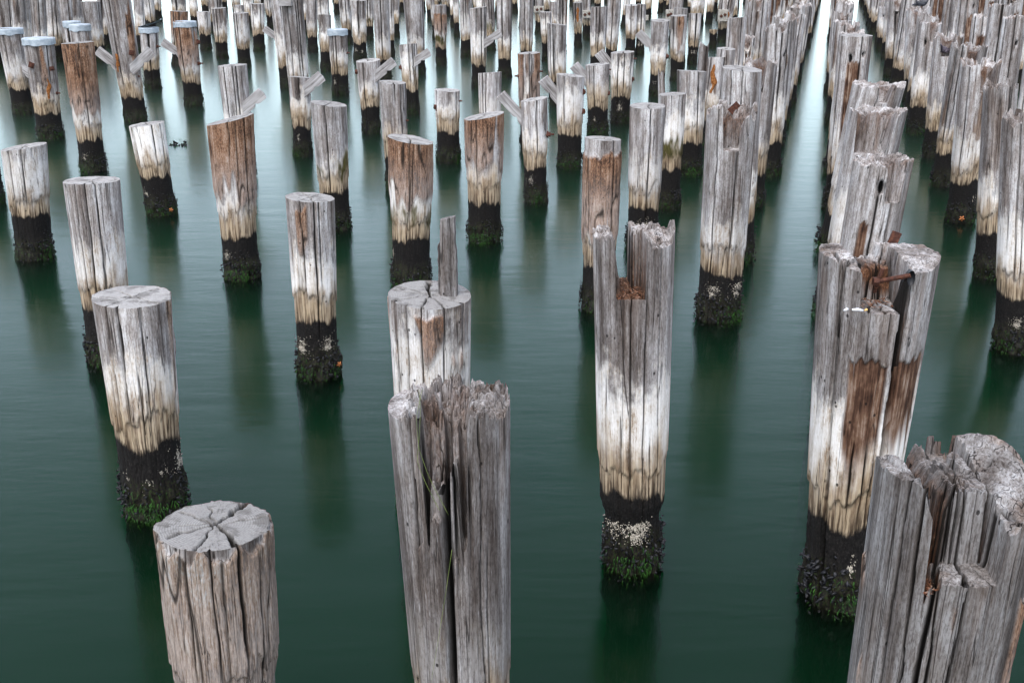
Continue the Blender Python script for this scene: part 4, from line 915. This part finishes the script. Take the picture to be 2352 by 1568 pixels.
# long rod bolt on the notched white pile
p0 = loc_of('K3', 818, 165, -.2); p1 = loc_of('K3', 826, 162, -.1); mb = MB(); mb.add(*tube([p0, loc_of('K3', 840, 160, 0)], .016, 8)); mb.add(*tube([p0-np.array([.02, 0, 0]), p0+np.array([.035, 0, 0])], .055, 6))
link('long_bolt', mb.mesh('long_bolt', smooth=False), M['rust'], (0, 0, 0), P['K3'][0])
def surface_patch(key, name, ang, hw, zl, zh, mat, seed=0, off=.004):
    """irregular stain or exposed heartwood lying on the pile's side"""
    o, Xc, Yc, Rb, Rt, zt, lean = P[key]
    nz, na = 26, 11; z = np.linspace(zl, zh, nz)[:, None]*np.ones((1, na)); f = np.linspace(0, 1, nz)[:, None]
    w_ = hw*np.sqrt(np.clip(np.sin(np.pi*np.clip(f*.93+.05, 0, 1)), 0, 1))*(1+.5*vn(f*5, 0*f, 0, seed)); c_ = ang+hw*.5*vn(f*3, 0*f, 3, seed)
    a = c_+w_*np.linspace(-1, 1, na)[None, :]*(1+.15*vn(z*20, np.linspace(-1, 1, na)[None, :]*3, 1, seed))
    r = (Rb+(Rt-Rb)*z/zt)*1.035+off-.03*np.abs(np.linspace(-1, 1, na)[None, :])**4
    v = np.stack([r*np.cos(a)+lean[0]*z, r*np.sin(a)+lean[1]*z, z], -1).reshape(-1, 3)
    return link(name, mesh_from(name, v, grid_quads(nz, na, False)), mat, (0, 0, 0), o)
z_ = lambda key, f: P[key][5]*f
surface_patch('O1', 'heartwood_scar', A(-105), .42, 1.05, z_('O1', .93), M['rust_orange'], 1)
surface_patch('L8', 'rust_stain', A(-52), .22, .82, 1.22, M['rust_orange'], 2)
surface_patch('J11', 'rust_stain', A(-92), .40, .95, z_('J11', .9), M['rust_orange'], 3)
surface_patch('L7', 'rust_stain', A(-118), .14, 1.10, 1.50, M['rust_orange'], 4)
surface_patch('L4', 'heartwood_scar', A(-118), .13, 1.0, z_('L4', .93), M['rust_orange'], 5)
surface_patch('J27', 'rust_stain', A(-80), .3, .8, 1.2, M['rust_orange'], 6)
# metal caps
def cap_mesh(r, h, seed):
    n = 40; t = np.linspace(0, 2*np.pi, n, endpoint=False); c, s_ = np.cos(t), np.sin(t)
    rr = r*(1+.012*vn(c*3, s_*3, 0, seed)); rows = []
    for k, (rad, z) in enumerate([(1.05, -h), (1.05, -h*.66), (1.045, -h*.33), (1.05, -.012), (1.03, .004), (.9, .008), (.5, .012), (.02, .012)]):
        zz = z+.014*vn(c*4, s_*4, 1, seed)*(k < 2)+.006*vn(c*rad*5, s_*rad*5, k*.3, seed+2)
        q = rr*rad+.006*vn(c*9, s_*9, z*30, seed+3)*(k < 4); rows.append(np.stack([q*c, q*s_, zz], -1))
    return mesh_from('cap', np.concatenate(rows), grid_quads(8, n), [[7*n+i for i in range(n)]])
for i, key in enumerate(['L8', 'L9', 'L10', 'metal capped pile just b', 'narrow metal capped pile', 'L11', 'L12', 'M8']):
    if key not in P: continue
    o, Xc, Yc, Rb, Rt, zt, lean = P[key]
    g = link('metal_cap', cap_mesh(Rt*1.03, .13 if key != 'M8' else .15, 50+i), M['zinc'], (lean[0]*zt, lean[1]*zt, zt+.004), o)
    g.rotation_euler = (0, 0, i*1.3)
    if key == 'L11':       # the peeled up lid
        a = np.linspace(0, 1, 12)[:, None]; b = np.linspace(-1, 1, 9)[None, :]
        X = Rt*(-1+2.5*a)+0*b; Y = Rt*b*np.sqrt(np.clip(1-(2*a-1)**2*.75, .1, 1)); Z = .03+.20*a**1.6+.025*vn(a*4, b*3, 0, 3)
        fl = link('peeled_lid', mesh_from('lid', np.stack([X, Y, Z], -1).reshape(-1, 3), grid_quads(12, 9, False)), M['zinc'], (lean[0]*zt, 0, zt), o)
# blocks bolted across piles
for i, (key, cx, cy, w_, h_) in enumerate([('J9', 1238, 22, 24, 14), ('J12', 1348, 33, 26, 17), ('J23', 1537, 34, 16, 22), ('J27', 1660, 36, 22, 26), ('M3', 656, 7, 27, 14)]):
    k = px_m(key); W_, H_ = w_*k/2, h_*k/2
    o = link('bolted_block', box_mesh('block', (-W_, -.06, -H_), (W_, .06, H_)), M['block'] if key != 'M3' else M['plank'], loc_of(key, cx, cy, -1.2), P[key][0])
    bm_ = o.modifiers.new('edge', 'BEVEL'); bm_.width = .012; bm_.segments = 2
    for sx in (-.35, .4):
        if key != 'M3':
            b = link('rusty_bolt', BOLTL, M['rust'], (sx*W_, -.055, .3*sx*H_), o); b.rotation_euler = (0, 0, -math.pi/2)
o = link('white_bracket', box_mesh('bracket', (-.05, -.03, -.09), (.05, .03, .09)), M['block'], loc_of('J16', 1486, 41, -.2), P['J16'][0])
# rusty rod, its cross plate and a leaning iron strap on the twin lobed pile
mb = MB(); a, b = loc_of('V', 2018, 646, -.72), loc_of('V', 2092, 632, -.98)
mb.add(*tube([a, (a+b)/2, b], .013, 8)); mb.add(*tube([a+np.array([.012, -.01, .075]), a+np.array([-.004, 0, 0]), a+np.array([-.006, .03, -.07])], .011, 6)); mb.add(*tube([a-np.array([.03, 0, 0]), a], .024, 6))
link('rusty_bolt', mb.mesh('rod', smooth=False), M['rust'], (0, 0, 0), P['V'][0])
mb = MB(); n = 14; t = np.linspace(0, 2*np.pi, n, endpoint=False); c_ = loc_of('V', 2093, 634, -.97)
v = np.concatenate([np.stack([c_[0]+.022*np.cos(t), np.full(n, c_[1]+d), c_[2]-.012+.042*np.sin(t)], -1) for d in (-.004, .03)]); mb.add(v, grid_quads(2, n), [list(range(n))])
link('hole_shade_disc', mb.mesh('hole'), M['mussel'], (0, 0, 0), P['V'][0])  # solid dark disc, its colour stands in for the shade inside a hole
o = link('iron_strap', box_mesh('strap', (-.028, -.006, -.09), (.028, .006, .09)), M['rust'], loc_of('V', 2046, 566, .75), P['V'][0]); o.rotation_euler = (0, R_(18), 0)
o = link('iron_plate', box_mesh('plate', (-.06, -.006, -.06), (.06, .006, .06)), M['rust'], loc_of('Q', 1690, 252, .45), P['Q'][0]); o.rotation_euler = (0, R_(45), 0)

# ---------------------------------------------------------------- loose things
# wooden stake standing on the cracked sawn top
def on_plane(x, y, z):
    d = ray(x, y); t = (z-CAM_H)/d[2]; return np.array([d[0]*t, d[1]*t, z])
o_, Xc, Yc, Rb, Rt, zt, lean = P['P5']
b = on_plane(1032, 679, zt-.01); k = zc(b[1], b[2])/FPX; hh = at_depth(1032, 500, b[1])[2]-b[2]
def stake_mesh(w0, w1, d, h, seed):
    m_ = 30; z = np.linspace(0, h, m_); prof = np.array([(-1, -.6), (-.2, -1), (.85, -.75), (1, .5), (.1, 1), (-.9, .7)])
    w_ = (w0+(w1-w0)*z/h)*(1+.03*vn(z*30, 0*z, 0, seed))
    v = np.stack([w_[:, None]*prof[:, 0]+.003*vn(z*25, 0*z, 4, seed)[:, None], (d*np.ones(m_))[:, None]*prof[:, 1], z[:, None]+np.where(np.arange(m_)[:, None] == m_-1, .012*prof[:, 0], 0)], -1)
    return v.reshape(-1, 3), grid_quads(m_, 6), [list(range(6))[::-1], [(m_-1)*6+i for i in range(6)]]
def as_wood(mb_v, q, ng, name):
    n = len(mb_v); z1 = np.zeros(n)
    me = mesh_from(name, mb_v, q, ng, {'gc': mb_v+np.array([0, 0, 1.8]), 'bark': z1, 'crack': z1, 'rot': z1, 'top': z1, 'tideline': z1, 'furrow': z1, 'scar': z1}, smooth=False)
    return me
v, q, ng = stake_mesh(21*k, 17*k, .032, hh, 3)
st = link('wooden_stake', as_wood(v, q, ng, 'stake'), M['wood'], tuple(b)); st.color = (.1, 0, .0, .0)
tag(st, 'upright grey wooden stake standing on the cracked sawn pile top', 'stake')
v, q, ng = stake_mesh(4*k, 2.5*k, .02, hh*.66, 9)
s2 = link('split_slat', as_wood(v, q, ng, 'slat'), M['wood'], (-22*k, .03, 0), st); s2.color = (.1, 0, .0, 0)
# green grass stems on the rotten pile
def strand(pts, key, dv, name, label, rad=.0010):
    _, Xc, Yc, Rb, Rt, zt, lean = P[key]
    pp = np.array([at_depth(x, y, Yc+d*Rt) for (x, y, d) in pts])
    tt = np.linspace(0, len(pp)-1, 28); ii = np.clip(tt.astype(int), 0, len(pp)-2); f = (tt-ii)[:, None]
    sm = pp[ii]*(1-f)+pp[ii+1]*f; sm[1:-1] = (sm[:-2]+2*sm[1:-1]+sm[2:])/4
    mb = MB(); mb.add(*tube(sm, rad*np.linspace(1.1, .6, len(sm)), 5)); o = link(name, mb.mesh(name), M['grass']); tag(o, label, 'grass'); return o
strand([(1010, 1172, -1.05), (978, 1110, -1.05), (958, 1060, -1.03), (963, 1000, -1.0), (966, 940, -.85), (962, 893, -.7)], 'F2', 0, 'grass_stem', 'green grass stem hanging inside the rotten front of the weathered pile')
strand([(1030, 1182, -1.06), (985, 1095, -1.06), (962, 1030, -1.04), (956, 960, -1.0), (970, 893, -.7)], 'F2', 0, 'grass_stem', 'second green stem crossing the other on the rotten pile front')
strand([(1038, 1262, -1.04), (1024, 1360, -1.06), (1008, 1460, -1.07), (990, 1566, -1.08)], 'F2', 0, 'grass_stem', 'lowest green stem trailing down the cracked front of the rotten pile')
# starfish
def starfish_mesh(r):
    n = 40; t = np.linspace(0, 2*np.pi, n, endpoint=False); rad = r*(.38+.62*np.abs(np.cos(t*2.5))**1.6)
    rows = [np.stack([0*t, rad*np.cos(t), rad*np.sin(t)], -1), np.stack([0*t-.25*r, rad*.8*np.cos(t), rad*.8*np.sin(t)], -1), np.stack([0*t-.38*r, rad*.3*np.cos(t), rad*.3*np.sin(t)], -1)]
    return mesh_from('starfish', np.concatenate(rows), grid_quads(3, n)[:, ::-1], [[2*n+i for i in range(n)]])
for (x, y, Y, r, lab) in [(1787, 334, 21.55, .060, 'orange starfish at the waterline on the left bank of the open lane'), (2209, 502, P['R2c'][2]-P['R2c'][3]*1.12, .045, 'orange starfish among mussels on the leaning rotten scar pile'),
                          (393, 482, P['L3'][2]-P['L3'][3]*.9, .035, 'orange starfish at the foot of the short right leaning pile'), (779, 836, P['P4'][2]-P['P4'][3]*.35, .030, 'orange starfish on the right edge of the deep cracked pile foot')]:
    p = at_depth(x, y, Y); o = link('starfish', starfish_mesh(r), M['star'], tuple(p)); o.rotation_euler = (R_(x), 0, math.pi/2+ (R_(40) if x == 779 else 0)); tag(o, lab, 'starfish')
# litter in the rotten notch of the twin lobed pile
_, Xc, Yc, Rb, Rt, zt, lean = P['V']; zl = zt-.262
def roll(L, r, bend):
    return tube([(-L/2, 0, 0), (0, 0, bend), (L/2, .01, 0)], [r*.7, r, r*.8], 7)
for (x, y, L, r, m_, nm, lab, rz) in [(1945, 712, .045, .007, 'paper', 'paper_scrap', 'small crumpled white paper at the left end of the rotten notch', .6), (1970, 713, .060, .008, 'paper', 'paper_scrap', 'longer rolled white paper in the middle of the rotten notch', -.15),
                                      (1990, 713, .022, .006, 'filter', 'cigarette_butt', 'yellow cigarette butt beside the rolled paper in the rotten notch', .3)]:
    p = on_plane(x, y, zl+.012); mb = MB(); mb.add(*roll(L, r, .006)); o = link(nm, mb.mesh(nm), M[m_], tuple(p)); o.rotation_euler = (0, .1, rz); tag(o, lab, 'litter')
def chips(name, key, n, u0, u1, v0, v1, zf, label, seed):
    rg = np.random.default_rng(seed); _, Xc, Yc, Rb, Rt, zt, lean = P[key]; mb = MB()
    for i in range(n):
        L, w_, t_ = rg.uniform(.012, .05), rg.uniform(.003, .010), rg.uniform(.001, .004)
        v = np.array([(x, y, z) for z in (-t_, t_) for (x, y) in ((-L, -w_), (L, -w_*.6), (L*.8, w_), (-L*.9, w_*.7))])*.5
        mb.add(v @ rand_rot(rg).T*np.array([1, 1, .5])+np.array([Xc+lean[0]*zf+rg.uniform(u0, u1)*Rt, Yc+rg.uniform(v0, v1)*Rt, zf+rg.uniform(0, .02)]), [(0, 3, 2, 1), (4, 5, 6, 7), (0, 1, 5, 4), (1, 2, 6, 5), (2, 3, 7, 6), (3, 0, 4, 7)])
    tag(link(name, mb.mesh(name, smooth=False), M['chips']), label, 'debris', kind='stuff')
chips('wood_chips', 'U', 170, -.5, .2, -.85, .75, P['U'][5]-.375, 'loose wood chips filling the notch of the hollow pile', 4)
chips('rotten_debris', 'V', 80, -.45, .18, -.6, -.1, P['V'][5]-.28, 'crumbled red rot in the notch of the twin lobed pile', 6)
chips('rotten_debris', 'F3', 90, -.52, -.30, -.85, .1, P['F3'][5]-.375, 'crumbled red rot in the hollow of the broad split pile', 8)
# mussel covered stumps just breaking the surface
for (x, y, n, lab) in [(410, 333, 2, 'dark weedy stump tips breaking the surface beside the short pale pile'), (516, 12, 1, 'single dark weedy stump tip in the water at the top edge')]:
    X, Y = on_water(x, y); k = zc(Y, 0)/FPX; rg = np.random.default_rng(n); mb = MB()
    for i in range(36):
        s_ = rg.uniform(.02, .045); c_ = (i % n)*.22
        h_ = abs(rg.normal())*.045
        mb.add(EL[0]*np.array([s_*.6, s_*.5, s_]) @ rand_rot(rg).T+np.array([c_-.1*n+.1+rg.normal()*.05*(1-h_*3), rg.normal()*.05, h_-.03]), EL[1], EL[2])
    o = link('weedy_stump', mb.mesh('stump'), M['mussel'], (X, Y, 0)); tag(o, lab, 'stump')
    g = link('seaweed_fringe', WEED_FAR[0], M['weed'], (0, 0, 0), o); g.scale = (.5*n, .4, .8); g['kind'] = 'stuff'
# pigeons
def pigeon(loc, rz, mat, label, s=1.0):
    prof = [(-.185, -.035, .004, .012), (-.13, -.018, .014, .022), (-.07, 0, .038, .045), (0, .008, .056, .062), (.055, .018, .050, .058), (.085, .045, .034, .038), (.100, .075, .023, .026), (.112, .100, .021, .023), (.126, .108, .016, .018), (.138, .106, .006, .007)]
    n = 16; t = np.linspace(0, 2*np.pi, n, endpoint=False); rows = []
    for x, z, ry, rz_ in prof: rows.append(np.stack([np.full(n, x), ry*np.cos(t), z+rz_*np.sin(t)], -1))
    m_ = len(prof); v = np.concatenate(rows)*s; v[:, 2] += .10*s
    o = link('pigeon', mesh_from('pigeon', v, grid_quads(m_, n)[:, ::-1], [list(range(n)), [(m_-1)*n+i for i in range(n)][::-1]]), mat, tuple(loc)); o.rotation_euler = (0, 0, rz)
    mb = MB(); mb.add(*tube([(.136*s, 0, .206*s), (.165*s, 0, .198*s)], [.005*s, .0015*s], 6)); link('beak', mb.mesh('beak'), M['mussel'], (0, 0, 0), o)
    for sy in (-1, 1):
        mb = MB(); mb.add(*tube([(.01*s, sy*.02*s, .06*s), (.012*s, sy*.02*s, 0), (.04*s, sy*.022*s, .003)], .004*s, 6)); link('leg', mb.mesh('leg'), M['rust'], (0, 0, 0), o)
        mb = MB(); e = EL[0]*np.array([.10, .012, .040])*s; e[:, 2] -= .25*e[:, 0]; mb.add(e+np.array([-.035*s, sy*.052*s, .105*s]), EL[1], EL[2]); link('wing', mb.mesh('wing'), mat, (0, 0, 0), o)
        mb = MB(); mb.add(EL[0]*.0035*s+np.array([.118*s, sy*.018*s, .212*s]), EL[1], EL[2]); link('eye', mb.mesh('eye'), M['star'], (0, 0, 0), o)
    return tag(o, label, 'pigeon')
_, Xc, Yc, Rb, Rt, zt, lean = P['R2f']
pigeon((Xc+lean[0]*zt+.07, Yc-.02, zt+.01), R_(-20), M['feather_dark'], 'dark pigeon perched on the straight cracked pile at the top right', 1.3)
_, Xc, Yc, Rb, Rt, zt, lean = P['R2e']
pigeon((Xc+lean[0]*zt-.09, Yc-.11, zt-.355), R_(215), M['feather_grey'], 'purplish grey pigeon sheltering in the square notch of a pile', 1.0)
